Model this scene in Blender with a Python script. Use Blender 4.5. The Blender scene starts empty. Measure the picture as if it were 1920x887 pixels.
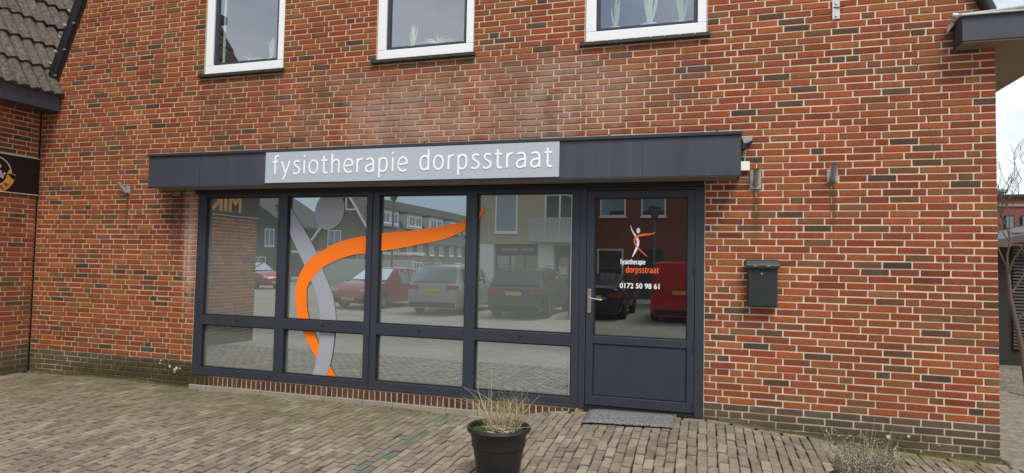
import bpy, bmesh, math, random
from mathutils import Vector, Matrix
import numpy as np
random.seed(7)
R = math.radians
scene = bpy.context.scene
COL = scene.collection

# ------------------------------------------------------------------ camera
CAM = Vector((-0.0287, -6.0078, 1.2292))
CR = Vector((0.95654, 0.29093, 0.01982)); CU = Vector((-0.00682, -0.04561, 0.99894)); CF = Vector((-0.29152, 0.95566, 0.04164))
FPX = 1172.9
cd = bpy.data.cameras.new('camera'); cam = bpy.data.objects.new('camera', cd); COL.objects.link(cam)
cd.sensor_width = 36.0; cd.lens = FPX / 1920 * 36.0; cd.clip_start = 0.05; cd.clip_end = 3000
cam.matrix_world = Matrix(((CR.x, CU.x, -CF.x, CAM.x), (CR.y, CU.y, -CF.y, CAM.y), (CR.z, CU.z, -CF.z, CAM.z), (0, 0, 0, 1)))
scene.camera = cam

# ------------------------------------------------------------------ world, sun, exposure
SUN_EL, SUN_AZ = R(56), R(150)     # direction towards the sun, azimuth measured from +y clockwise
w = bpy.data.worlds.new('World'); scene.world = w; w.use_nodes = True
nt = w.node_tree; nt.nodes.clear()
def wn(t, **k):
    n = nt.nodes.new(t)
    for a, b in k.items(): setattr(n, a, b)
    return n
wo = wn('ShaderNodeOutputWorld'); bg = wn('ShaderNodeBackground'); bg.inputs['Strength'].default_value = 0.085
sky = wn('ShaderNodeTexSky', sky_type='NISHITA', sun_disc=False, sun_elevation=SUN_EL, sun_rotation=SUN_AZ, dust_density=2.0)
tc = wn('ShaderNodeTexCoord'); mp = wn('ShaderNodeMapping'); mp.inputs['Scale'].default_value = (1.0, 1.0, 2.2)
n1 = wn('ShaderNodeTexNoise'); n1.inputs['Scale'].default_value = 2.6; n1.inputs['Detail'].default_value = 8; n1.inputs['Roughness'].default_value = 0.55
n2 = wn('ShaderNodeTexNoise'); n2.inputs['Scale'].default_value = 1.7; n2.inputs['Detail'].default_value = 6
r1 = wn('ShaderNodeValToRGB'); r1.color_ramp.elements[0].position = 0.33; r1.color_ramp.elements[1].position = 0.52
r2 = wn('ShaderNodeValToRGB'); r2.color_ramp.elements[0].position = 0.30; r2.color_ramp.elements[1].position = 0.70
r2.color_ramp.elements[0].color = (3.6, 4.8, 6.3, 1); r2.color_ramp.elements[1].color = (9.0, 9.2, 9.3, 1)
mx = wn('ShaderNodeMix', data_type='RGBA')
L = nt.links.new
L(tc.outputs['Generated'], mp.inputs['Vector']); L(mp.outputs[0], n1.inputs['Vector']); L(mp.outputs[0], n2.inputs['Vector'])
L(n1.outputs['Fac'], r1.inputs[0]); L(n2.outputs['Fac'], r2.inputs[0])
L(r1.outputs[0], mx.inputs['Factor']); L(sky.outputs[0], mx.inputs['A']); L(r2.outputs[0], mx.inputs['B'])
L(mx.outputs['Result'], bg.inputs['Color']); L(bg.outputs[0], wo.inputs[0])
sl = bpy.data.lights.new('sun', 'SUN'); sl.energy = 2.2; sl.angle = R(24); sl.color = (1.0, 0.93, 0.82)
so = bpy.data.objects.new('sun', sl); COL.objects.link(so)
sd = Vector((math.sin(SUN_AZ) * math.cos(SUN_EL), math.cos(SUN_AZ) * math.cos(SUN_EL), math.sin(SUN_EL)))
so.rotation_euler = sd.to_track_quat('Z', 'Y').to_euler(); so.location = (5, -12, 15)
vs = scene.view_settings; vs.view_transform = 'Standard'; vs.look = 'None'; vs.gamma = 1.0; vs.use_curve_mapping = False
vs.exposure = 0.7
scene.render.engine = 'CYCLES'; scene.cycles.max_bounces = 6
scene.render.resolution_x = 1024; scene.render.resolution_y = 473

# ------------------------------------------------------------------ material helpers
MATS = {}
class NT:
    """tiny node helper for one material"""
    def __init__(s, name):
        m = bpy.data.materials.new(name); m.use_nodes = True; s.m = m; s.t = m.node_tree
        s.b = s.t.nodes['Principled BSDF']; s.out = s.t.nodes['Material Output']; MATS[name] = m
        g = s.t.nodes.new('ShaderNodeNewGeometry'); s.pos = g.outputs['Position']
        x = s.t.nodes.new('ShaderNodeSeparateXYZ'); s.t.links.new(s.pos, x.inputs[0]); s.x, s.y, s.z = x.outputs
    def put(s, sock, v):
        if hasattr(v, 'is_output'): s.t.links.new(v, sock)
        elif isinstance(v, (tuple, list)) and len(v) == 3 and len(sock.default_value) == 4: sock.default_value = (*v, 1)
        else: sock.default_value = v
    def math(s, op, a, b=0.0, c=0.0, clamp=False):
        n = s.t.nodes.new('ShaderNodeMath'); n.operation = op; n.use_clamp = clamp
        for i, v in enumerate((a, b, c)): s.put(n.inputs[i], v)
        return n.outputs[0]
    def smooth(s, v, a, b):
        n = s.t.nodes.new('ShaderNodeMapRange'); n.interpolation_type = 'SMOOTHSTEP'
        s.put(n.inputs[0], v); n.inputs[1].default_value = a; n.inputs[2].default_value = b
        return n.outputs[0]
    def band(s, v, a, b, c, d):     # rises a..b, falls c..d
        return s.math('MULTIPLY', s.smooth(v, a, b), s.smooth(v, d, c))
    def noise(s, scale=1.0, sc=(1, 1, 1), detail=3.0, rough=0.5, vec=None, loc=(0, 0, 0)):
        m = s.t.nodes.new('ShaderNodeMapping'); m.inputs['Scale'].default_value = sc; m.inputs['Location'].default_value = loc
        s.t.links.new(vec or s.pos, m.inputs[0])
        n = s.t.nodes.new('ShaderNodeTexNoise'); n.inputs['Scale'].default_value = scale
        n.inputs['Detail'].default_value = detail; n.inputs['Roughness'].default_value = rough
        s.t.links.new(m.outputs[0], n.inputs['Vector']); return n.outputs['Fac']
    def mix(s, f, a, b, mode='MIX'):
        n = s.t.nodes.new('ShaderNodeMix'); n.data_type = 'RGBA'; n.blend_type = mode
        s.put(n.inputs['Factor'], f); s.put(n.inputs['A'], a); s.put(n.inputs['B'], b); return n.outputs['Result']
    def scale(s, col, f):
        n = s.t.nodes.new('ShaderNodeVectorMath'); n.operation = 'SCALE'; s.put(n.inputs[0], col); s.put(n.inputs['Scale'], f); return n.outputs[0]
    def attr(s, name):
        n = s.t.nodes.new('ShaderNodeAttribute'); n.attribute_name = name; return n.outputs['Color']
    def bump(s, h, strength=0.3, dist=0.004):
        n = s.t.nodes.new('ShaderNodeBump'); n.inputs['Strength'].default_value = strength; n.inputs['Distance'].default_value = dist
        s.put(n.inputs['Height'], h); s.t.links.new(n.outputs[0], s.b.inputs['Normal'])
    def set(s, **k):
        for a, v in k.items(): s.put(s.b.inputs[a.replace('_', ' ')], v)
        return s.m

def plain(name, col, rough=0.5, metal=0.0, var=0.12, nscale=6.0, bump=0.0, bscale=60.0, spec=0.5):
    n = NT(name)
    f = n.math('MULTIPLY_ADD', n.noise(nscale, detail=5), 2 * var, 1 - var)
    f2 = n.math('MULTIPLY_ADD', n.noise(nscale * 9, detail=3), var, 1 - var / 2)
    n.set(Base_Color=n.scale(col, n.math('MULTIPLY', f, f2)), Roughness=n.math('MULTIPLY_ADD', n.noise(nscale * 2), 0.2, max(rough - 0.1, 0.02)), Metallic=metal, Specular_IOR_Level=spec)
    if bump: n.bump(n.noise(bscale, detail=4), bump)
    return n.m

def wall_stains(n, col, mortar=False):
    """weathering of the old brick wall: salt bloom, run-off streaks, algae low down"""
    big = n.noise(1.1, detail=5, rough=0.6); med = n.noise(4.5, detail=5, rough=0.65)
    front = n.math('LESS_THAN', n.math('ABSOLUTE', n.y), 0.2)
    # salt bloom above the canopy
    bl = n.math('MULTIPLY', n.band(n.x, -5.2, -2.9, -1.6, 0.1), n.band(n.z, 2.2, 2.62, 2.95, 3.45))
    bl = n.math('MULTIPLY', bl, n.smooth(n.math('ADD', n.math('MULTIPLY', big, 0.6), n.math('MULTIPLY', med, 0.4)), 0.34, 0.62))
    bl = n.math('MULTIPLY', bl, front)
    col = n.mix(n.math('MULTIPLY', bl, 0.85 if not mortar else 0.35), col, (0.40, 0.27, 0.215))
    # grimy zone under the upper windows and over the canopy
    gr = n.math('MULTIPLY', n.band(n.x, -6.2, -5.0, -0.6, 0.6), n.band(n.z, 2.3, 2.7, 3.2, 3.45))
    gr = n.math('MULTIPLY', n.math('MULTIPLY', gr, n.smooth(n.noise(2.2, sc=(1, 1, 0.5), detail=5, loc=(3, 1, 9)), 0.42, 0.66)), front)
    col = n.mix(n.math('MULTIPLY', gr, 0.3), col, (0.11, 0.065, 0.045))
    # run-off beside the shop front
    st = n.noise(1.0, sc=(26, 1, 0.9), detail=4)
    d1 = n.math('MULTIPLY', n.band(n.x, -6.3, -6.1, -6.03, -5.93), n.band(n.z, 0.9, 1.7, 2.0, 2.1))
    d1 = n.math('MULTIPLY', n.math('MULTIPLY', d1, front), n.smooth(st, 0.3, 0.6))
    col = n.mix(n.math('MULTIPLY', d1, 0.75), col, (0.055, 0.04, 0.03))
    w1 = n.math('MULTIPLY', n.band(n.x, -6.02, -5.9, -5.83, -5.76), n.band(n.z, 0.3, 1.1, 1.9, 2.1))
    w1 = n.math('MULTIPLY', n.math('MULTIPLY', w1, front), n.smooth(st, 0.3, 0.62))
    col = n.mix(n.math('MULTIPLY', w1, 0.6), col, (0.50, 0.38, 0.33))
    # thin streaks below the flagpole sockets
    for xs, z0 in ((0.425, 1.98), (1.05, 2.0), (-6.86, 2.0)):
        t = n.math('MULTIPLY', n.band(n.math('ADD', n.x, n.math('MULTIPLY', n.math('SUBTRACT', med, 0.5), 0.03)), xs - 0.035, xs - 0.012, xs + 0.012, xs + 0.04), n.band(n.z, z0 - 0.62, z0 - 0.2, z0 - 0.02, z0 + 0.02))
        col = n.mix(n.math('MULTIPLY', n.math('MULTIPLY', t, front), 0.6), col, (0.06, 0.05, 0.018))
    # algae
    al = n.math('MULTIPLY', n.math('SUBTRACT', 1.0, n.math('MULTIPLY', n.band(n.x, -5.75, -5.5, -1.3, -1.1), 0.85)), 1.0)
    al = n.math('MULTIPLY', n.math('MULTIPLY', al, n.smooth(n.math('ADD', n.z, n.math('MULTIPLY', n.math('SUBTRACT', med, 0.5), 0.3)), 0.04, -0.22)), n.smooth(big, 0.30, 0.58))
    col = n.mix(n.math('MULTIPLY', al, 0.8), col, (0.052, 0.052, 0.018))
    dp_ = n.math('MULTIPLY', n.math('MULTIPLY', n.band(n.x, -7.6, -6.4, -5.6, -5.3), n.smooth(n.z, 0.02, -0.06)), n.smooth(med, 0.3, 0.5))
    col = n.mix(n.math('MULTIPLY', dp_, 0.75), col, (0.03, 0.028, 0.014))
    al2 = n.math('MULTIPLY', n.math('MULTIPLY', n.smooth(n.z, 1.1, 0.1), n.smooth(n.x, -5.0, -6.5)), n.smooth(med, 0.38, 0.72))
    col = n.mix(n.math('MULTIPLY', al2, 0.32), col, (0.12, 0.09, 0.03))
    return col

def make_brick_mat():
    n = NT('brick')
    st = n.noise(1.0, sc=(30, 30, 330), detail=3, rough=0.6)
    sp = n.noise(70.0, detail=4, rough=0.7)
    blot = n.noise(9.0, detail=3)
    c = n.attr('tint')
    f = n.math('MULTIPLY', n.math('MULTIPLY_ADD', st, 1.5, 0.25), n.math('MULTIPLY_ADD', sp, 0.9, 0.55))
    f = n.math('MULTIPLY', f, n.math('MULTIPLY_ADD', blot, 0.5, 0.75))
    c = n.scale(c, f)
    tone = n.noise(0.75, detail=4, rough=0.6, loc=(11, 3, 5))
    c = n.scale(c, n.math('MULTIPLY_ADD', tone, 0.75, 0.62))
    c = n.mix(n.math('MULTIPLY', n.smooth(n.noise(1.3, detail=3, loc=(5, 5, 1)), 0.45, 0.7), 0.3), c, (0.16, 0.075, 0.032))
    sk = n.noise(1.0, sc=(14, 1, 0.7), detail=4, loc=(2, 0, 0))
    c = n.mix(n.math('MULTIPLY', n.math('MULTIPLY', n.smooth(sk, 0.5, 0.75), n.band(n.z, 2.3, 2.9, 3.3, 3.42)), 0.45), c, (0.085, 0.05, 0.035))
    c = wall_stains(n, c)
    n.set(Base_Color=c, Roughness=n.math('MULTIPLY_ADD', sp, 0.3, 0.65), Specular_IOR_Level=0.12)
    n.bump(n.math('ADD', st, n.math('MULTIPLY', sp, 0.5)), 0.55, 0.003)
def make_mortar_mat():
    n = NT('mortar')
    a = n.noise(5.0, detail=5); b = n.noise(120.0, detail=3)
    c = n.mix(n.smooth(n.x, -4.0, 1.0), (0.54, 0.42, 0.29), (0.64, 0.52, 0.41))
    c = n.scale(c, n.math('MULTIPLY', n.math('MULTIPLY_ADD', a, 0.5, 0.75), n.math('MULTIPLY_ADD', b, 0.4, 0.8)))
    n.set(Base_Color=wall_stains(n, c, True), Roughness=0.95, Specular_IOR_Level=0.1)
    n.bump(b, 0.5, 0.002)
make_brick_mat(); make_mortar_mat()

def make_paver_mat():
    n = NT('paver')
    sp = n.noise(55.0, detail=5, rough=0.7); blot = n.noise(7.0, detail=4); big = n.noise(0.8, detail=5, rough=0.6); med = n.noise(3.2, detail=6, rough=0.65)
    c = n.scale(n.attr('tint'), n.math('MULTIPLY', n.math('MULTIPLY_ADD', sp, 1.1, 0.45), n.math('MULTIPLY_ADD', blot, 1.0, 0.5)))
    # moss near the left wall and in the lee of the building
    ms = n.math('MULTIPLY', n.smooth(n.y, -1.9, -0.2), n.smooth(n.x, -1.7, -3.2))
    ms = n.math('MULTIPLY', ms, n.smooth(n.math('ADD', n.math('MULTIPLY', big, 0.5), n.math('MULTIPLY', med, 0.5)), 0.36, 0.58))
    c = n.mix(n.math('MULTIPLY', ms, 0.8), c, (0.105, 0.098, 0.036))
    m2 = n.math('MULTIPLY', n.smooth(n.y, -0.5, -0.05), n.smooth(n.x, 0.4, 1.6)); m2 = n.math('MULTIPLY', m2, n.smooth(med, 0.4, 0.6))
    c = n.mix(n.math('MULTIPLY', m2, 0.7), c, (0.13, 0.12, 0.03))
    dk = n.math('MULTIPLY', n.smooth(med, 0.52, 0.72), n.smooth(n.y, -2.6, -0.8))
    c = n.mix(n.math('MULTIPLY', dk, 0.6), c, (0.075, 0.06, 0.035))
    n.set(Base_Color=c, Roughness=n.math('MULTIPLY_ADD', blot, 0.35, 0.5), Specular_IOR_Level=0.4)
    n.bump(n.math('ADD', sp, blot), 0.5, 0.004)
make_paver_mat()
def make_joint_mat():
    n = NT('joint_sand'); a = n.noise(30.0, detail=6, rough=0.7); b = n.noise(2.5, detail=5)
    c = n.mix(a, (0.018, 0.015, 0.011), (0.065, 0.053, 0.038)); c = n.mix(n.math('MULTIPLY', n.smooth(b, 0.4, 0.65), 0.5), c, (0.045, 0.05, 0.016))
    n.set(Base_Color=c, Roughness=0.95, Specular_IOR_Level=0.1); n.bump(a, 0.6, 0.006)
make_joint_mat()
def make_street_mat():
    n = NT('street_paving')
    br = n.t.nodes.new('ShaderNodeTexBrick'); m = n.t.nodes.new('ShaderNodeMapping'); m.inputs['Rotation'].default_value = (0, 0, R(90))
    n.t.links.new(n.pos, m.inputs[0]); n.t.links.new(m.outputs[0], br.inputs['Vector'])
    br.inputs['Scale'].default_value = 1.0; br.inputs['Brick Width'].default_value = 0.21; br.inputs['Row Height'].default_value = 0.1; br.inputs['Mortar Size'].default_value = 0.006
    br.inputs['Color1'].default_value = (0.25, 0.22, 0.185, 1); br.inputs['Color2'].default_value = (0.29, 0.255, 0.21, 1); br.inputs['Mortar'].default_value = (0.17, 0.145, 0.12, 1)
    c = n.scale(br.outputs['Color'], n.math('MULTIPLY_ADD', n.noise(1.2, detail=6), 0.8, 0.6))
    n.set(Base_Color=c, Roughness=0.8)
make_street_mat()

ANTH = (0.028, 0.034, 0.049)
plain('anthracite', ANTH, 0.42, var=0.08, nscale=3.0)
def make_cladding():
    n = NT('anthracite_cladding'); st = n.noise(1.0, sc=(9, 9, 0.8), detail=5, rough=0.6); sp = n.noise(160.0, detail=2); b = n.noise(1.4, detail=4)
    f = n.math('MULTIPLY', n.math('MULTIPLY_ADD', st, 0.5, 0.75), n.math('MULTIPLY_ADD', b, 0.4, 0.8))
    c = n.mix(n.math('MULTIPLY', n.smooth(sp, 0.72, 0.78), 0.5), n.scale((0.044, 0.049, 0.064), f), (0.16, 0.16, 0.16))
    c = n.mix(n.math('MULTIPLY', n.smooth(st, 0.55, 0.8), 0.25), c, (0.10, 0.10, 0.105))
    n.set(Base_Color=c, Roughness=n.math('MULTIPLY_ADD', st, 0.3, 0.35))
make_cladding()
plain('anthracite_trim', (0.028, 0.031, 0.042), 0.4)
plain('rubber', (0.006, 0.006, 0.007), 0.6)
plain('sign_silver', (0.41, 0.455, 0.52), 0.38, metal=0.0, var=0.05, nscale=1.5)
plain('sign_edge', (0.5, 0.53, 0.58), 0.4)
plain('letter_white', (0.86, 0.88, 0.90), 0.45, var=0.03)
plain('white_frame', (0.78, 0.80, 0.83), 0.35, var=0.05, nscale=4)
plain('soffit', (0.22, 0.165, 0.105), 0.7, var=0.25, nscale=3)
plain('vinyl_orange', (0.95, 0.19, 0.003), 0.5, var=0.03)
plain('vinyl_orange_door', (0.85, 0.14, 0.03), 0.5, var=0.03)
plain('vinyl_grey', (0.33, 0.345, 0.40), 0.5, var=0.04)
plain('vinyl_back', (0.03, 0.03, 0.032), 0.8)
plain('galvanised', (0.34, 0.35, 0.34), 0.5, metal=0.5, var=0.3, nscale=14)
plain('stainless', (0.55, 0.55, 0.54), 0.3, metal=0.9)
plain('grey_plastic', (0.55, 0.56, 0.56), 0.5, var=0.15)
plain('brass', (0.55, 0.36, 0.14), 0.4, metal=0.6)
plain('mailbox_paint', (0.020, 0.024, 0.027), 0.42, var=0.15, nscale=5)
plain('concrete', (0.26, 0.23, 0.185), 0.9, var=0.35, nscale=5, bump=0.4)
plain('dark_sill', (0.028, 0.026, 0.02), 0.5, var=0.4, nscale=9)
plain('black_sign', (0.007, 0.006, 0.006), 0.4)
plain('gold_print', (0.55, 0.26, 0.045), 0.5)
plain('silver_print', (0.42, 0.40, 0.42), 0.5)
plain('pot_plastic', (0.012, 0.012, 0.013), 0.45, var=0.3, nscale=8, bump=0.1)
plain('soil', (0.035, 0.026, 0.018), 0.95, var=0.5, nscale=30, bump=0.8)
plain('verge_black', (0.010, 0.010, 0.011), 0.45, var=0.3)
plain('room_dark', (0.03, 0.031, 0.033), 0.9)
plain('plank_grey', (0.2, 0.19, 0.18), 0.8)
plain('lichen', (0.48, 0.48, 0.41), 0.95, var=0.2, nscale=60)
plain('bark', (0.12, 0.095, 0.075), 0.9, var=0.35, nscale=30)

def make_tile_mat():
    n = NT('roof_tile'); a = n.noise(26.0, detail=6, rough=0.75); b = n.noise(3.0, detail=4); oi = n.t.nodes.new('ShaderNodeObjectInfo').outputs['Random']
    c = n.mix(n.smooth(a, 0.3, 0.72), (0.030, 0.025, 0.021), (0.15, 0.125, 0.10)); c = n.scale(c, n.math('MULTIPLY', n.math('MULTIPLY_ADD', b, 0.5, 0.75), n.math('MULTIPLY_ADD', oi, 0.25, 0.9)))
    n.set(Base_Color=c, Roughness=0.9); n.bump(a, 0.6, 0.006)
make_tile_mat()
def make_mat_mat():
    n = NT('door_mat'); a = n.noise(105.0, detail=3, rough=0.8); b = n.noise(90.0, detail=2)
    c = n.mix(n.smooth(a, 0.42, 0.6), (0.035, 0.036, 0.04), (0.30, 0.30, 0.31))
    n.set(Base_Color=c, Roughness=1.0, Specular_IOR_Level=0.1); n.bump(a, 0.8, 0.006)
make_mat_mat()

def mirror_pane(name, base, refl, rough=0.0, warp=0.0):
    n = NT(name); t = n.t
    gl = t.nodes.new('ShaderNodeBsdfGlossy'); gl.inputs['Roughness'].default_value = rough; gl.inputs['Color'].default_value = (0.88, 0.98, 1.0, 1)
    df = t.nodes.new('ShaderNodeBsdfDiffuse')
    c = n.scale(base, n.math('MULTIPLY_ADD', n.noise(2.0, detail=2), 0.12, 0.94)); t.links.new(c, df.inputs['Color'])
    ms = t.nodes.new('ShaderNodeMixShader'); ms.inputs[0].default_value = refl
    lw = t.nodes.new('ShaderNodeFresnel'); lw.inputs[0].default_value = 1.5
    t.links.new(n.math('ADD', lw.outputs[0], refl - 0.04, clamp=True), ms.inputs[0])
    if warp:
        bp = t.nodes.new('ShaderNodeBump'); bp.inputs['Strength'].default_value = warp; bp.inputs['Distance'].default_value = 0.01
        t.links.new(n.noise(1.3, detail=1.0), bp.inputs['Height']); t.links.new(bp.outputs[0], gl.inputs['Normal'])
    t.links.new(df.outputs[0], ms.inputs[1]); t.links.new(gl.outputs[0], ms.inputs[2]); t.links.new(ms.outputs[0], n.out.inputs[0])
def clear_pane(name, refl, tint=(0.9, 0.95, 0.95)):
    n = NT(name); t = n.t
    gl = t.nodes.new('ShaderNodeBsdfGlossy'); gl.inputs['Roughness'].default_value = 0.0
    tr = t.nodes.new('ShaderNodeBsdfTransparent'); tr.inputs['Color'].default_value = (*tint, 1)
    ms = t.nodes.new('ShaderNodeMixShader'); ms.inputs[0].default_value = refl
    t.links.new(tr.outputs[0], ms.inputs[1]); t.links.new(gl.outputs[0], ms.inputs[2]); t.links.new(ms.outputs[0], n.out.inputs[0])
mirror_pane('frosted_pane', (0.165, 0.18, 0.17), 0.42, warp=0.08)
mirror_pane('door_pane', (0.008, 0.008, 0.009), 0.27)
clear_pane('clear_pane', 0.42)
mirror_pane('far_pane', (0.03, 0.035, 0.04), 0.2)
mirror_pane('car_glass', (0.01, 0.012, 0.014), 0.06)

# ------------------------------------------------------------------ object helpers
class MB:
    """collects polygons (with an optional tint per face) and builds ONE mesh object"""
    def __init__(s): s.v = []; s.f = []; s.c = []; s.mi = []
    def poly(s, pts, tint=(1, 1, 1), mi=0):
        i = len(s.v); s.v += [tuple(p) for p in pts]; s.f.append(tuple(range(i, i + len(pts)))); s.c.append(tint); s.mi.append(mi)
    def raw(s, vs, fs, tint=(1, 1, 1), mi=0):
        i = len(s.v); s.v += [tuple(p) for p in vs]
        for f in fs: s.f.append(tuple(i + k for k in f)); s.c.append(tint); s.mi.append(mi)
    def box(s, x0, x1, y0, y1, z0, z1, tint=(1, 1, 1), mi=0):
        vs = [(x0, y0, z0), (x1, y0, z0), (x1, y1, z0), (x0, y1, z0), (x0, y0, z1), (x1, y0, z1), (x1, y1, z1), (x0, y1, z1)]
        s.raw(vs, [(0, 3, 2, 1), (4, 5, 6, 7), (0, 1, 5, 4), (1, 2, 6, 5), (2, 3, 7, 6), (3, 0, 4, 7)], tint, mi)
    def tube(s, pts, rad, n=6, tint=(1, 1, 1), cap=True, mi=0):
        pts = [Vector(p) for p in pts]; rad = rad if isinstance(rad, (list, tuple)) else [rad] * len(pts)
        vs = []; fs = []
        up = Vector((0.13, 0.27, 0.95))
        for i, p in enumerate(pts):
            d = (pts[min(i + 1, len(pts) - 1)] - pts[max(i - 1, 0)]).normalized()
            a = d.cross(up);
            if a.length < 1e-3: a = d.cross(Vector((1, 0, 0)))
            a.normalize(); b = d.cross(a)
            for k in range(n):
                t = 2 * math.pi * k / n; vs.append(p + (a * math.cos(t) + b * math.sin(t)) * rad[i])
        for i in range(len(pts) - 1):
            for k in range(n): fs.append((i * n + k, i * n + (k + 1) % n, (i + 1) * n + (k + 1) % n, (i + 1) * n + k))
        if cap: fs.append(tuple(range(n - 1, -1, -1))); fs.append(tuple((len(pts) - 1) * n + k for k in range(n)))
        s.raw(vs, fs, tint, mi)
    def lathe(s, prof, c=(0, 0, 0), n=40, tint=(1, 1, 1), axis='z'):
        vs = []; fs = []
        for r, h in prof:
            for k in range(n):
                t = 2 * math.pi * k / n; a, b = r * math.cos(t), r * math.sin(t)
                vs.append((c[0] + a, c[1] + b, c[2] + h) if axis == 'z' else ((c[0] + h, c[1] + a, c[2] + b) if axis == 'x' else (c[0] + a, c[1] + h, c[2] + b)))
        for i in range(len(prof) - 1):
            for k in range(n): fs.append((i * n + k, i * n + (k + 1) % n, (i + 1) * n + (k + 1) % n, (i + 1) * n + k))
        s.raw(vs, fs, tint)
    def prism(s, pts2, y0, y1, tint=(1, 1, 1), plane='xz', mi=0):
        """polygon in x,z extruded along y (plane 'yz': polygon in y,z extruded along x)"""
        f = (lambda a, b, t: (a, t, b)) if plane == 'xz' else (lambda a, b, t: (t, a, b))
        n = len(pts2); vs = [f(a, b, y0) for a, b in pts2] + [f(a, b, y1) for a, b in pts2]
        fs = [tuple(range(n)), tuple(range(2 * n - 1, n - 1, -1))] + [(i, (i + 1) % n + 0, (i + 1) % n + n, i + n) for i in range(n)]
        s.raw(vs, fs, tint, mi)
    def build(s, name, mat, parent=None, smooth=False, bevel=0.0, mats=None, fix=True, attr=False):
        me = bpy.data.meshes.new(name); me.from_pydata(s.v, [], s.f)
        if fix:
            bm = bmesh.new(); bm.from_mesh(me)
            if smooth: bmesh.ops.remove_doubles(bm, verts=bm.verts, dist=1e-5)
            bmesh.ops.recalc_face_normals(bm, faces=bm.faces); bm.to_mesh(me); bm.free()
        for m in (mats or [mat]): me.materials.append(MATS[m])
        if mats: me.polygons.foreach_set('material_index', s.mi)
        if attr:
            at = me.attributes.new('tint', 'FLOAT_COLOR', 'FACE')
            at.data.foreach_set('color', [q for c in s.c for q in (*c, 1.0)])
        if smooth: me.polygons.foreach_set('use_smooth', [True] * len(me.polygons)); me.set_sharp_from_angle(angle=R(38))
        me.update()
        return link(name, me, parent, bevel)
WORLD = set()     # empties whose parts are given in world coordinates
def link(name, me, parent=None, bevel=0.0):
    o = bpy.data.objects.new(name, me); COL.objects.link(o)
    if parent is not None:
        o.parent = parent
        if parent.name in WORLD: o.matrix_parent_inverse = Matrix.Translation(parent.location).inverted()
    if bevel:
        b = o.modifiers.new('bevel', 'BEVEL'); b.width = bevel; b.segments = 2; b.limit_method = 'ANGLE'; b.angle_limit = R(40)
    return o
def tag(o, label=None, cat=None, group=None, kind=None):
    if label: o['label'] = label
    if cat: o['category'] = cat
    if group: o['group'] = group
    if kind: o['kind'] = kind
    return o
def thing(name, label, cat, loc=(0, 0, 0), rz=0.0, group=None, local=False):
    o = bpy.data.objects.new(name, None); o.empty_display_size = 0.2; COL.objects.link(o); o.location = loc; o.rotation_euler = (0, 0, rz)
    if not local: WORLD.add(o.name)
    return tag(o, label, cat, group)
def boxo(name, mat, parent, x0, x1, y0, y1, z0, z1, bevel=0.0):
    m = MB(); m.box(x0, x1, y0, y1, z0, z1); return m.build(name, mat, parent, bevel=bevel)
def project(p):
    d = Vector(p) - CAM; z = d.dot(CF)
    if z < 0.1: return None
    return 960 + FPX * d.dot(CR) / z, 443.5 - FPX * d.dot(CU) / z, z
def in_frame(p, m=0):
    q = project(p); return q is not None and -m <= q[0] <= 1920 + m and -m <= q[1] <= 887 + m
def text_mesh(s, offset=0.0, extrude=0.0, spacing=1.0):
    cu = bpy.data.curves.new('txt', 'FONT'); cu.body = s; cu.offset = offset; cu.extrude = extrude; cu.resolution_u = 4; cu.space_character = spacing
    o = bpy.data.objects.new('txt', cu); COL.objects.link(o)
    dg = bpy.context.evaluated_depsgraph_get(); me = bpy.data.meshes.new_from_object(o.evaluated_get(dg))
    bpy.data.objects.remove(o); bpy.data.curves.remove(cu)
    return me
def text_fit(name, s, mat, parent, fn, x0, x1, zbase, zasc, ref='h', offset=0.0, extrude=0.0, spacing=1.0):
    """lettering: x0..x1 is its width, zbase the baseline and zasc the ascender height; fn maps (a, b, depth) to 3D"""
    me = text_mesh(s, offset, extrude, spacing); n = len(me.vertices); a = np.zeros(n * 3); me.vertices.foreach_get('co', a); a = a.reshape(-1, 3)
    lo, hi = a[:, 0].min(), a[:, 0].max()
    asc = 0.73
    a2 = [fn(x0 + (q[0] - lo) / (hi - lo) * (x1 - x0), zbase + q[1] / asc * (zasc - zbase), q[2]) for q in a]
    me.vertices.foreach_set('co', [c for q in a2 for c in q]); me.materials.clear(); me.materials.append(MATS[mat]); me.name = name; me.update()
    return link(name, me, parent)

# ------------------------------------------------------------------ the ground
def smooth01(t): t = max(0.0, min(1.0, t)); return t * t * (3 - 2 * t)
def interp(x, xs, ys):
    if x <= xs[0]: return ys[0]
    for i in range(len(xs) - 1):
        if x <= xs[i + 1]: return ys[i] + (ys[i + 1] - ys[i]) * smooth01((x - xs[i]) / (xs[i + 1] - xs[i]))
    return ys[-1]
def zg(x, y):
    wall = interp(x, [-8.4, -7.0, -5.7, -3.4, -2.1, -1.2, -0.9, 0.05, 0.8, 1.25, 2.3], [-0.303, -0.292, -0.315, -0.302, -0.315, -0.185, -0.16, -0.152, -0.216, -0.272, -0.303])
    k = 1 - smooth01((-y - 0.1) / 3.4)
    if y >= 0: return wall
    return wall * k - 0.335 * (1 - k) - 0.15 * max(0.0, min(1.0, (-y - 2) / 8))
m = MB(); xs = [-10 + 0.2 * i for i in range(71)]; ys = [-3.4 + 0.1 * i for i in range(36)]
for i in range(len(xs) - 1):
    for j in range(len(ys) - 1):
        m.poly([(xs[a], ys[b], zg(xs[a], ys[b]) - 0.022) for a, b in ((i, j), (i + 1, j), (i + 1, j + 1), (i, j + 1))])
pavement = tag(m.build('pavement', 'joint_sand', smooth=True), kind='structure')
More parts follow.
